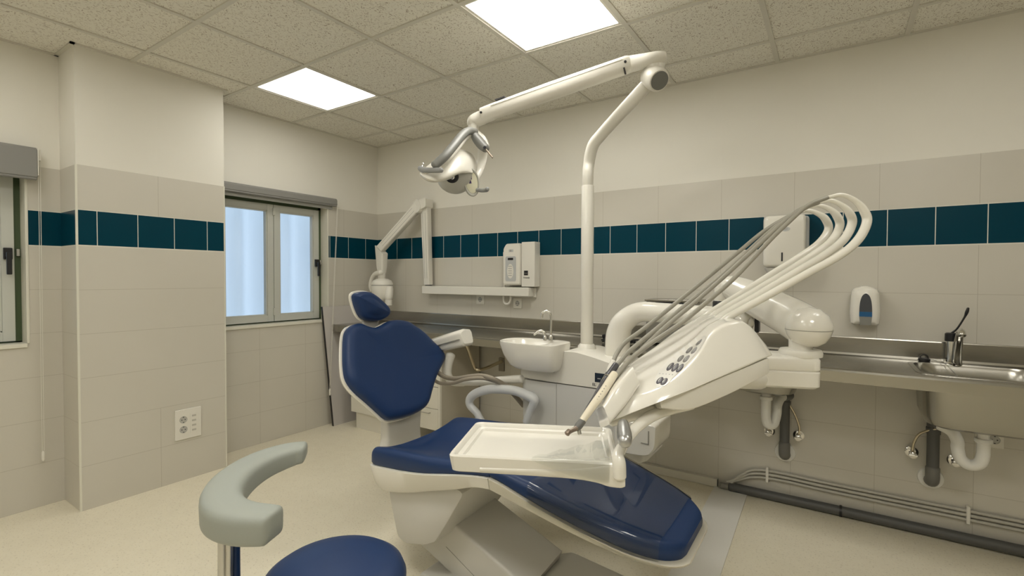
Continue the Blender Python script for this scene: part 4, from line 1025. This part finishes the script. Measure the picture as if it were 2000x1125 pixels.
# hood as a lofted shell: rows from back (top right) to front lip (bottom left)
rows = [
 [(893, 293, 2.50), (906, 295, 2.52), (921, 303, 2.54), (929, 315, 2.54), (930, 332, 2.53)],
 [(878, 296, 2.42), (895, 301, 2.42), (912, 311, 2.44), (921, 325, 2.46), (926, 340, 2.48)],
 [(862, 306, 2.36), (880, 313, 2.35), (898, 322, 2.36), (910, 330, 2.39), (920, 338, 2.43)],
 [(840, 322, 2.32), (856, 330, 2.30), (874, 336, 2.30), (892, 337, 2.33), (905, 336, 2.38)],
 [(823, 337, 2.30), (836, 345, 2.27), (856, 350, 2.27), (876, 346, 2.30), (894, 338, 2.36)],
 [(823, 342, 2.31), (836, 352, 2.29), (852, 354, 2.29), (874, 349, 2.32), (892, 341, 2.38)],
]
pts = [[hp(*p) for p in r] for r in rows]
pts = [catmull(r, 4) for r in pts]
pts = [[c[i] for c in [catmull([r[k] for r in pts], 4) for k in range(len(pts[0]))]] for i in range((len(rows)-1)*4+1)]
vs, fs = loftg(pts, closed=False, capends=False)
hood = mk('hood', vs, fs, WHITE2, t)
so = hood.modifiers.new('thickness', 'SOLIDIFY'); so.thickness = .012; so.offset = 0
rv = (V((0, 0, -1))*.55+ (CAM-hc).normalized()*.75).normalized()
cc = lv(891, 344, 2.47)
# grey round housing
secs = []
for k in range(9):
    a = -.5+k/8*2.07; secs.append((max(.0001, .094*math.cos(a)), .094*math.sin(a)*.75))
vs, fs = latheg(secs, lv(889, 345, 2.47), rv, 40)
mk('reflector_housing', vs, fs, mat('lamp_grey', (.52, .515, .47), .4), t)
sp = lv(883, 345, 2.352)
lathe('sensor_window', [(.030, -.01), (.032, .004), (.024, .008), (0, .008)], sp, BLACK, t, axis=(CAM-sp).normalized()+V((0, 0, -.5)), sides=28)
lathe('sensor_lens', [(.014, .0), (.013, .006), (.010, .009), (0, .010)], sp+(CAM-sp).normalized()*.008, CHROME, t, axis=(CAM-sp).normalized()+V((0, 0, -.5)), sides=24)
# side lens: cream window in a grey rim
lc = lv(921, 356, 2.455); la = (V((.75, -.62, -.15))).normalized()
u_ = V((0, 0, 1))*.92+V((-.25, 0, .0)); u_ = (u_-la*u_.dot(la)).normalized(); w__ = la.cross(u_)
def lring(f, h): return [lc+u_*(.064*f*math.sin(a))+w__*(.036*f*math.cos(a))+la*h for a in [i*math.pi/16 for i in range(32)]]
mk('lens_rim', *loftg([lring(1.1, -.02), lring(1.12, .0), lring(1.05, .008), lring(.9, .006), lring(.86, .0)]), mat('lamp_grey', (.40, .40, .37), .35), t)
mk('lens', *loftg([lring(.86, .0), lring(.85, .004), lring(.4, .006)]), mat('lens_cream', (.82, .80, .62), .1), t)
g = loftg([[lc+la*.0065+u_*p[1]+w__*p[0] for p in ((-.004, .035), (.006, .020), (-.002, .012))], [lc+la*.0072+u_*p[1]+w__*p[0] for p in ((-.004, .035), (.006, .020), (-.002, .012))]])
g2 = loftg([[lc+la*.0065+u_*p[1]+w__*p[0] for p in ((.004, .012), (.016, -.004), (.002, -.006))], [lc+la*.0072+u_*p[1]+w__*p[0] for p in ((.004, .012), (.016, -.004), (.002, -.006))]])
VIOLET = mat('violet_mark', (.05, .03, .14), .4)
mk('violet_mark', *g, VIOLET, t, smooth=False); mk('violet_mark', *g2, VIOLET, t, smooth=False)
# handles
GG = mat('handle_grey', (.27, .275, .27), .4)
tube('handle', [lv(821, 329, 2.30), lv(826, 331.5, 2.28), lv(838, 332.5, 2.24), lv(862, 332.5, 2.20)], [.013, .0135, .012, .0115], GG, t, n=4)
tube('handle_post', [lv(833, 333, 2.27), lv(833, 342, 2.30)], [.012, .013], WHITE2, t)
tube('handle', [lv(932, 371, 2.46), lv(942, 372, 2.44), lv(950, 371, 2.40), lv(952, 369, 2.38)], [.010, .010, .011, .010], GG, t, n=4)
lathe('handle_screw', [(.008, 0), (.007, .012), (.003, .02)], lv(826, 326, 2.30), CHROME, t, sides=12)

# ================================================================== INSTRUMENT DELIVERY UNIT
t = thing('instrument_delivery_unit', oD(1400, 760, 1.5), 'large white tilted instrument head with button panel, whip arms and white tray', 'dental unit')
DU = t
D = oD
def S4(ft, nt, nbm, fb, r=(.10, .07, .06, .08), n=5): return rpoly([D(*ft), D(*nt), D(*nbm), D(*fb)], list(r), n)
# upper shell
keys = [
 ((1166, 795, 1.43), (1178, 793, 1.34), (1190, 825, 1.31), (1175, 833, 1.40)),
 ((1190, 757, 1.47), (1216, 776, 1.34), (1232, 808, 1.30), (1200, 818, 1.44)),
 ((1223, 714, 1.52), (1268, 766, 1.32), (1283, 788, 1.29), (1240, 792, 1.48)),
 ((1275, 676, 1.57), (1315, 742, 1.33), (1345, 764, 1.31), (1300, 768, 1.54)),
 ((1330, 636, 1.63), (1360, 698, 1.36), (1400, 741, 1.34), (1350, 740, 1.60)),
 ((1384, 607, 1.68), (1394, 645, 1.40), (1462, 715, 1.37), (1415, 715, 1.64)),
 ((1416, 616, 1.68), (1452, 628, 1.43), (1496, 700, 1.40), (1460, 694, 1.65)),
 ((1446, 654, 1.66), (1496, 673, 1.46), (1509, 694, 1.43), (1480, 692, 1.60))]
secs = [S4(*k) for k in keys]
head = mk('head_shell', *loftg(loft_smooth(secs, 4)), WHITE, t)
# lower shell, slightly inset
keys = [
 ((1262, 790, 1.46), (1288, 782, 1.31), (1292, 797, 1.31), (1270, 800, 1.46)),
 ((1300, 765, 1.52), (1345, 762, 1.325), (1348, 800, 1.33), (1306, 800, 1.52)),
 ((1360, 735, 1.58), (1410, 735, 1.355), (1416, 774, 1.36), (1366, 775, 1.58)),
 ((1420, 710, 1.62), (1470, 711, 1.385), (1474, 745, 1.39), (1425, 745, 1.62)),
 ((1450, 695, 1.63), (1498, 700, 1.41), (1500, 730, 1.415), (1455, 730, 1.62)),
 ((1455, 695, 1.63), (1501, 701, 1.42), (1502, 727, 1.425), (1458, 728, 1.61))]
mk('head_underside', *loftg(loft_smooth([S4(*k) for k in keys], 4)), WHITE2, t)
# instrument rest bar along the front edge
bar = [rpoly([D(1163, 800, 1.42), D(1178, 792, 1.30), D(1192, 828, 1.28), D(1173, 837, 1.38)], -.012), rpoly([D(1188, 752, 1.46), D(1205, 752, 1.32), D(1224, 790, 1.30), D(1205, 800, 1.42)], -.012), rpoly([D(1219, 714, 1.51), D(1236, 716, 1.36), D(1250, 752, 1.34), D(1235, 760, 1.46)], -.012)]
bar = [[p for p in s] for s in bar]
mk('instrument_rest', *loftg(loft_smooth(bar, 5)), WHITE, t)
# panels and buttons lie on the head's own surface
from mathutils.bvhtree import BVHTree
hv = [head.location+wloc(t)+v.co for v in head.data.vertices]
tree = BVHTree.FromPolygons(hv, [tuple(p.vertices) for p in head.data.polygons])
def hit(u, v):
    h, n_, i_, d_ = tree.ray_cast(CAM, ray(u, v).normalized())
    if n_ is not None and n_.dot(ray(u, v)) > 0: n_ = -n_
    return h, n_
rows = [((1281, 752), (1283, 757)), ((1279, 741), (1300, 753)), ((1288, 724), (1316, 737)), ((1303, 706), (1334, 718)), ((1320, 690), (1349, 702)), ((1338, 675), (1363, 686)), ((1356, 662), (1374, 671)), ((1371, 654), (1380, 658))]
L_ = [V((*a, 0)) for a, b in rows]; R__ = [V((*b, 0)) for a, b in rows]
L_, R__ = catmull(L_, 4), catmull(R__, 4)
strip_v, strip_f = [], []
for a, b in zip(L_, R__):
    for k in range(7):
        p = a.lerp(b, k/6); h, n_ = hit(p.x, p.y)
        strip_v.append(h+n_*.0012 if h else strip_v[-1])
for i in range(len(L_)-1):
    for k in range(6): strip_f.append((i*7+k, i*7+k+1, i*7+k+8, i*7+k+7))
mk('button_panel', strip_v, strip_f, mat('button_panel_white', (.78, .765, .71), .2), t)
def button(u, v, la, lb, ang, m_, kind='button'):
    h, n_ = hit(u, v)
    h2, _ = hit(u+5*math.cos(ang), v-5*math.sin(ang)); d_ = (h2-h).normalized() if h2 else RT
    d_ = (d_-n_*d_.dot(n_)).normalized(); e_ = n_.cross(d_)
    secs = []
    for f, hh in ((1, .0008), (1, .0022), (.85, .0032), (.4, .0036)):
        secs.append([h+d_*la*f*math.cos(a)+e_*lb*f*math.sin(a)+n_*hh for a in [i*math.pi/10 for i in range(20)]])
    b = mk(kind, *loftg(secs), m_, t)
    # pale sickle on the key
    s2 = [[h+d_*(la*.6*math.cos(a))+e_*(lb*.55*math.sin(a)-lb*.2)+n_*z for a in [i*math.pi/8 for i in range(9)]] for z in (.0036, .0042)]
    mk('key_symbol', *loftg(s2), mat('key_symbol_grey', (.36, .36, .34), .4), b, smooth=False)
AN = math.radians(56)
for u, v, k in ((1368, 668, 0), (1347, 684.5, 0), (1357.6, 684.5, 0), (1330, 701, 0), (1341, 701.5, 0), (1309.6, 717, 1), (1319, 718.4, 1), (1328.5, 719.5, 1), (1289, 744, 1), (1297.5, 746, 1)):
    button(u, v, .0170 if not (k and v < 730) else .020, .0085, AN, BTND if k else BTN)
g = []
for k in range(5):
    u, v = 1289+6.2*k, 730.5+.5*k; h, n_ = hit(u, v)
    if h: g.append(boxg((-.0014, -.0012, 0), (.0014, .0012, .0004), Matrix.Translation(h+n_*.0013) @ n_.to_track_quat('Z', 'Y').to_matrix().to_4x4()))
mk('small_print', *join(*g), TXTG, t, smooth=False)
# ridges on the shoulder of the head where the whip arms leave it
for k, (u0, v0, u1, v1) in enumerate(((1350, 634, 1398, 611), (1352, 645, 1410, 615), (1362, 652, 1424, 622))):
    P = [hit(u0+(u1-u0)*f, v0+(v1-v0)*f-6*math.sin(math.pi*f)) for f in (0, .25, .5, .75, 1)]
    P = [h+n_*.0 for h, n_ in P if h]
    if len(P) > 2: tube('shoulder_rib', P, [.001]+[.0035]*(len(P)-2)+[.004], WHITE, t, sides=10)
# whip arms
WA = [
 ([(1395, 606), (1450, 572), (1510, 534), (1560, 503), (1599, 476), (1618, 449), (1612, 428), (1597, 417), (1577, 411), (1556, 415)], 1.66, 1.78),
 ([(1408, 607), (1470, 571), (1535, 532), (1585, 500), (1623, 472), (1640, 442), (1634, 421), (1619, 408), (1599, 401.5), (1576, 405)], 1.61, 1.71),
 ([(1420, 610), (1480, 576), (1555, 531), (1610, 498), (1647, 469), (1664, 437), (1659, 416), (1644, 401), (1621, 391.5), (1598, 396)], 1.56, 1.64),
 ([(1432, 614), (1500, 577), (1575, 535), (1640, 499), (1676, 468), (1693, 434), (1687, 411), (1670, 392), (1644, 381), (1616, 386)], 1.51, 1.57)]
for P, d0, d1 in WA:
    L2 = [oD(u, v, d0+(d1-d0)*min(1, i/5)) for i, (u, v) in enumerate(P)]
    dd_ = (L2[0]-L2[1]).normalized(); L2 = [L2[0]+dd_*.075-UP*.012, L2[0]+dd_*.03-UP*.002]+L2
    tube('whip_arm', L2, [.0110, .0115, .0118, .0118, .0121, .0126, .0136, .0140, .0132, .0092, .0070, .0060], HOSEW, t, n=6, sides=18)
# tray
ZT = .86
FL, FR, NR, NL = oZ(930, 823, ZT), oZ(1192, 826, ZT), oZ(1212, 906, ZT), oZ(874, 888, ZT)
FR = FL+(NR-NL)*.965
tu = (NR-NL).normalized(); tv = (FL-NL).normalized()
def trr(ins, z, r=-.022, e=0):
    P = [NL+tu*ins+tv*ins, NR-tu*(ins+e)+tv*ins, FR-tu*(ins+e)-tv*ins, FL+tu*ins-tv*ins]
    return rpoly([V((p.x, p.y, ZT+z)) for p in P], r, 6)
secs = [trr(.012, -.048), trr(.006, -.044), trr(.002, -.02), trr(0, -.004), trr(.003, .0), trr(.009, .0), trr(.013, -.004), trr(.016, -.011), trr(.028, -.013, -.012), trr(.032, -.020, -.012), trr(.06, -.021, -.01)]
mk('tray', *loftg(secs), WHITE, t)
# tray carrier at the right end: block, column, silver grip, curved arm to the head
c0, c1 = oD(1209, 944, 1.215), oD(1209, 905, 1.225)
blk = [rpoly([NR+tu*a+tv*b+V((0, 0, z)) for a, b in ((-.12, .002), (.012, -.004), (.016, .05), (-.12, .06))], -.014, 5) for z in (-.018, -.040)]
blk2 = [[NR+(p-NR)*.985+V((0, 0, 0)) for p in blk[1]]]
secs = []
for a, zt_, zb_ in ((-.36, -.030, -.0475), (-.24, -.026, -.0485), (-.12, -.018, -.050), (-.06, -.008, -.054), (-.03, -.002, -.062), (.0, .0, -.064), (.012, -.004, -.060)):
    secs.append(rpoly([NR+tu*a+tv*(.006 if a < -.1 else .0)+V((0, 0, zb_)), NR+tu*a+tv*.055+V((0, 0, zb_)), NR+tu*a+tv*.055+V((0, 0, zt_)), NR+tu*a+tv*(-.001)+V((0, 0, zt_))], -.010, 4))
mk('tray_carrier', *loftg(loft_smooth(secs, 3)), WHITE, t)
tube('tray_column', [oD(1210, 930, 1.225), oD(1209, 905, 1.225), oD(1207, 888, 1.235), oD(1216, 868, 1.25)], [.017, .017, .015, .011], WHITE, t, sides=24)
arm = [oD(1212, 884, 1.25), oD(1222, 862, 1.27), oD(1240, 838, 1.30), oD(1268, 815, 1.34), oD(1300, 800, 1.38), oD(1345, 788, 1.42)]
tube('tray_arm', arm, [.012, .014, .016, .019, .022, .024], WHITE, t, n=6, flat=.75, sides=20)
tube('under_fairing', [oD(1195, 822, 1.37), oD(1225, 812, 1.37), oD(1262, 800, 1.38), (oD(1300, 795, 1.40))], [.022, .026, .028, .024], WHITE, t, flat=.7)
g0, g1 = oD(1217, 826, 1.275), oD(1220.5, 862, 1.205)
ga = (g1-g0).normalized(); gl = (g1-g0).length
lathe('silver_grip', [(.008, -.006), (.013, 0), (.0165, gl*.25), (.0185, gl*.55), (.0185, gl*.8), (.0172, gl*.97)], g0, mat('silver_grip', (.33, .33, .32), .38, .75), t, axis=ga, sides=36)
lathe('grip_end', [(.0172, gl*.972), (.0160, gl+.004), (.012, gl+.011), (.006, gl+.0145), (0, gl+.0155)], g0, mat('silver_end', (.50, .50, .49), .3, .8), t, axis=ga, sides=36)
# box arm, pivot and jointed arm behind the head
a_, b_ = oD(1452, 744, 1.66), oD(1607, 744, 1.60)
ux = (b_-a_); ux.z = 0; lx = ux.length; ux.normalize(); uy = V((-ux.y, ux.x, 0))
zt_, zb_, zs_ = oD(1607, 699, 1.60).z, oD(1607, 763, 1.60).z, oD(1607, 727, 1.60).z
def bxs(z, g_=0, x0_=0): return rpoly([V((a_.x, a_.y, z))+ux*(x0_-g_)-uy*g_, V((a_.x, a_.y, z))+ux*(lx+g_)-uy*g_, V((a_.x, a_.y, z))+ux*(lx+g_)+uy*(.15+g_), V((a_.x, a_.y, z))+ux*(x0_-g_)+uy*(.15+g_)], -.03, 6)
mk('box_arm_lower', *loftg([bxs(zb_, -.010), bxs(zb_+.008, -.001), bxs(zs_-.006, .0), bxs(zs_-.0015, -.004)]), WHITE2, t)
mk('box_arm_upper', *loftg([bxs(zs_-.001, -.004), bxs(zs_+.004, .0), bxs(zt_-.012, .0), bxs(zt_-.003, -.005), bxs(zt_, -.014)]), WHITE2, t)
pc = oD(1563, 698, 1.675)
lathe('pivot_disc', [(.066, -.004), (.067, .008), (.062, .018), (.045, .020)], V((pc.x, pc.y, zt_)), WHITE2, t)
ball = oD(1579, 640, 1.66)
tube('pivot_post', [V((pc.x, pc.y, zt_+.01)), V((pc.x, pc.y, zt_+.06))], [.036, .036], WHITE2, t, smooth=False, sides=24)
ja = [oD(1413, 553, 2.02), oD(1425, 560, 1.99), oD(1455, 574, 1.93), oD(1500, 597, 1.83), oD(1545, 620, 1.74), oD(1574, 638, 1.68)]
jt = tube('jointed_arm', ja, [.030, .048, .060, .066, .070, .071], WHITE, t, sides=36, n=6, flat=1.0)
mk('arm_seam', *latheg([(.0722, .0012), (.0722, -.0012)], ball+V((0, 0, -.006)), (0, 0, 1), 40), mat('groove_grey', (.35, .34, .30), .5), t)
lathe('ball_joint', [(0, -.068), (.03, -.062), (.052, -.048), (.066, -.025), (.0718, -.006), (.0718, .010), (.06, .042), (.035, .063), (0, .070)], ball, WHITE, t, sides=40)
# ribbed underside rail of the jointed arm
pr = [oD(1411, 563, 1.99), oD(1452, 588, 1.90), oD(1503, 619, 1.80), oD(1542, 645, 1.72)]
tube('arm_rail', pr, [.022, .026, .030, .030], WHITE2, t, flat=.7, n=4)
lathe('black_collar', [(.032, -.02), (.034, -.015), (.034, .015), (.030, .02)], oD(1409, 597, 2.0), BLACK, t, sides=28)
lo = oD(1409, 628, 2.0)
tube('tube_post', [V((lo.x, lo.y, lo.z)), V((lo.x, lo.y, lo.z+.15))], .028, WHITE2, t, smooth=False, sides=24)
tube('head_mount', [oD(1440, 738, 1.60), oD(1480, 738, 1.68)], [.035, .04], WHITE2, t, smooth=False)

# handpieces with their hoses, resting in the head
HS = [
 ([(1556, 415), (1530, 428), (1490, 453), (1445, 490), (1400, 527), (1330, 584), (1260, 640), (1222, 668), (1205, 690), (1198, 706)], 1.78, 1.50, 'grey hose of the rearmost instrument'),
 ([(1576, 405), (1540, 424), (1500, 455), (1450, 501), (1400, 546), (1330, 603), (1270, 652), (1228, 687), (1213, 704), (1203, 716)], 1.71, 1.47, ''),
 ([(1598, 396), (1560, 411), (1520, 443), (1470, 489), (1420, 535), (1360, 588), (1300, 638), (1248, 688), (1222, 712), (1208, 728)], 1.64, 1.44, ''),
 ([(1616, 386), (1577, 402), (1538, 436), (1504, 469), (1450, 527), (1417, 559), (1371, 598), (1329, 632), (1281, 664), (1240, 694), (1212, 724), (1202, 736)], 1.57, 1.40, '')]
LB = ['slim dark syringe in the farthest rest, its hose on the smallest whip arm', 'dark metal handpiece hanging beside the cream one at the front of the head',
      'short grey-collared instrument tucked between the dark and the cream handpieces', 'cream dental handpiece with angled metal tip pointing over the tray']
def hose(P, d0, d1, parent, r=.0068):
    n_ = len(P); tube('hose', [oD(u, v, d0+(d1-d0)*(i/(n_-1))) for i, (u, v) in enumerate(P)], r, HOSEG, parent, n=6, sides=12)
HANDM = mat('dark_metal_handpiece', (.13, .13, .14), .28, .7)
for k, (P, d0, d1, _) in enumerate(HS):
    e = oD(*P[-1], d1)
    h = thing('dental_handpiece', e, LB[k], 'dental instrument', 'instruments on the delivery unit')
    hose(P, d0, d1, h)
    if k == 0:
        a, b = e, oD(1188, 730, 1.49)
        tube('connector', [a, a.lerp(b, .6), b], [.009, .010, .008], WHITE2, h, smooth=False)
        tube('body', [b, oD(1176, 752, 1.46), oD(1166, 772, 1.44)], [.009, .009, .006], HANDM, h)
    elif k == 1:
        a = oD(1203, 713, 1.46)
        tube('body', [a, oD(1192, 730, 1.44), oD(1178, 752, 1.41), oD(1165, 775, 1.385), oD(1150, 795, 1.355), oD(1141, 808, 1.34)], [.010, .0115, .0115, .010, .0065, .004], HANDM, h, sides=20)
        tube('collar_ring', [oD(1184, 742, 1.425), oD(1181, 747, 1.418)], .0125, CHROME, h, smooth=False, cap=False)
        tube('collar_ring', [oD(1188, 736, 1.43), oD(1186.5, 738.5, 1.427)], .0125, CHROME, h, smooth=False, cap=False)
    elif k == 2:
        a, b = e, oD(1196, 742, 1.42)
        tube('connector', [a, a.lerp(b, .5), b], [.009, .011, .009], MIDG, h, smooth=False)
        tube('body', [b, oD(1180, 768, 1.39)], [.010, .006], HANDM, h, smooth=False)
    else:
        tube('body', [oD(1200, 730, 1.40), oD(1194, 740, 1.39), oD(1178, 765, 1.36), oD(1160, 790, 1.33), oD(1140, 818, 1.30), oD(1136, 825, 1.295)], [.0105, .012, .0118, .0112, .0095, .009], CREAM, h, sides=20)
        tube('collar', [oD(1137.5, 822.5, 1.297), oD(1130, 832, 1.287), oD(1126, 838, 1.283)], [.010, .0105, .008], DARKG, h, smooth=False, sides=18)
        tube('contra_angle', [oD(1127, 836, 1.283), oD(1118, 840.5, 1.275), oD(1112, 843.5, 1.27)], [.0075, .0055, .006], mat('bronze_metal', (.26, .21, .17), .3, .8), h, sides=16)
        tube('tip_head', [oD(1107.5, 847, 1.265), oD(1112, 841.5, 1.27)], [.0075, .0065], mat('bronze_metal', (.26, .21, .17), .3, .8), h, smooth=False, sides=16)
        lathe('side_nozzle', [(.006, 0), (.006, .012), (.004, .014)], oD(1130, 839, 1.285), CHROME, h, axis=(.3, -.2, -1), sides=16)
        g = []
        for q_ in range(9):
            c = oD(1184-3.4*q_, 754+5.2*q_, 1.365-.005*q_); dd = (CAM-c).normalized(); c = c+dd*.0118+V((-.001, 0, .0))
            g.append(boxg((-.0015, -.0012, 0), (.0015, .0012, .0003), Matrix.Translation(c) @ dd.to_track_quat('Z', 'Y').to_matrix().to_4x4()))
        mk('print', *join(*g), TXTG, h, smooth=False)
# clear film round the corner of the tray
fs_ = []
n_ = 12
A_ = NL.lerp(NR, .46); 
rowsf = []
for i in range(n_+1):
    f = i/n_; x = .50+.44*f
    wv = .003*math.sin(i*2.1)
    top_ = NL.lerp(NR, x)
    w_ = .20*f
    rowsf.append([top_-tv*(.004+wv*.3)+V((0, 0, -.046*min(1, f*1.5)-.002)), top_-tv*(.0035)+V((0, 0, -.015*f)), top_+tv*.002+V((0, 0, .0035+abs(wv)*.4)), top_+tv*(.4*w_+.004)+V((0, 0, .002-.010*f+wv)), top_+tv*(w_+.006)+V((0, 0, .004+wv-.008*f))])
fl = mk('tray_film', *loftg(rowsf, closed=False, capends=False), FILM)
tag(fl, 'crumpled clear plastic film over the right corner of the white tray', 'plastic film')

# ================================================================== STOOL
sc = V((2.675, -2.483, 0))
t = thing('saddle_stool', sc, 'blue round-seated dental stool with curved grey support arm in the foreground', 'stool')
lathe('seat', [(0, .455), (.15, .455), (.178, .465), (.188, .485), (.189, .505), (.180, .527), (.160, .541), (.12, .549), (.06, .552), (0, .553)], sc, BLUE, t, sides=64)
lathe('seat_plate', [(.0, .43), (.10, .43), (.11, .454), (0, .454)], sc, DARKG, t)
lathe('gas_lift', [(.026, .12), (.026, .25), (.016, .255), (.016, .43), (0, .43)], sc, CHROME, t)
for k in range(5):
    a = 2*math.pi*k/5+.4; d_ = V((math.cos(a), math.sin(a), 0))
    tube('leg', [sc+V((0, 0, .13)), sc+d_*.12+V((0, 0, .12)), sc+d_*.27+V((0, 0, .075))], [.024, .020, .014], CHROME, t)
    c = mk('caster', *latheg([(.010, -.014), (.026, -.012), (.027, .012), (.010, .014)], sc+d_*.265+V((0, 0, .0275)), (-d_.y, d_.x, 0), 20), BLACK, t)
ZA = .765
path = [(592, 866), (572, 868), (545, 874), (508, 887), (474, 905), (448, 926), (434, 948), (435, 968), (452, 982), (480, 990), (508, 993), (531, 995)]
P = catmull([oZ(u, v, ZA) for u, v in path], 4)
P = [P[0]-(P[1]-P[0]).normalized()*d for d in (.012, .0105, .0075, .004)]+P+[P[-1]+(P[-1]-P[-2]).normalized()*d for d in (.004, .0075, .0105, .012)]
secs = []
nP = len(P)
for i, c in enumerate(P):
    tt = (P[min(i+1, nP-1)]-P[max(i-1, 0)]).normalized(); s_ = tt.cross(V((0, 0, 1))).normalized()
    f = i/(nP-1)
    w_ = .035+.017*math.sin(math.pi*min(1, f*1.0))**.7; hgt = .050+.030*min(1, f*1.7)-.012*max(0, f-.6)/.4
    e = min(i, nP-1-i)
    k_ = (.42, .70, .86, .95, .99)[e] if e < 5 else 1
    w2, h2 = w_*k_, 1-k_
    z0_, z1_ = -hgt*k_- .004, -h2*.02
    secs.append(rpoly([c+s_*w2+V((0, 0, z1_)), c-s_*w2+V((0, 0, z1_)), c-s_*w2*.96+V((0, 0, z0_)), c+s_*w2*.96+V((0, 0, z0_))], [.34, .34, .2, .2], 5))
mk('support_arm', *loftg(secs), STOOLG, t)
# upright: twin chrome bar with a blue padded strip beside it
ub = oD(440, 1050, 1.27); 
xa, ya_ = ub.x, ub.y
for du, w_, nm, mm in ((435, .0115, 'upright', CHROME), (448, .009, 'upright', CHROME)):
    c = oD(du, 1070, 1.27); mm = ALU
    tube(nm, [V((c.x, c.y, ZA-.05)), V((c.x, c.y, .62)), V((c.x, c.y, .44)), V((c.x+.03, c.y+.01, .405)), V((c.x+.10, c.y+.04, .40)), V((sc.x-.02, sc.y+.0, .405))], w_, mm, t, sides=16)
c = oD(460, 1070, 1.29)
tube('padded_strip', [V((c.x, c.y, ZA-.05)), V((c.x, c.y, .62)), V((c.x, c.y, .43))], .011, BLUE, t, sides=14)
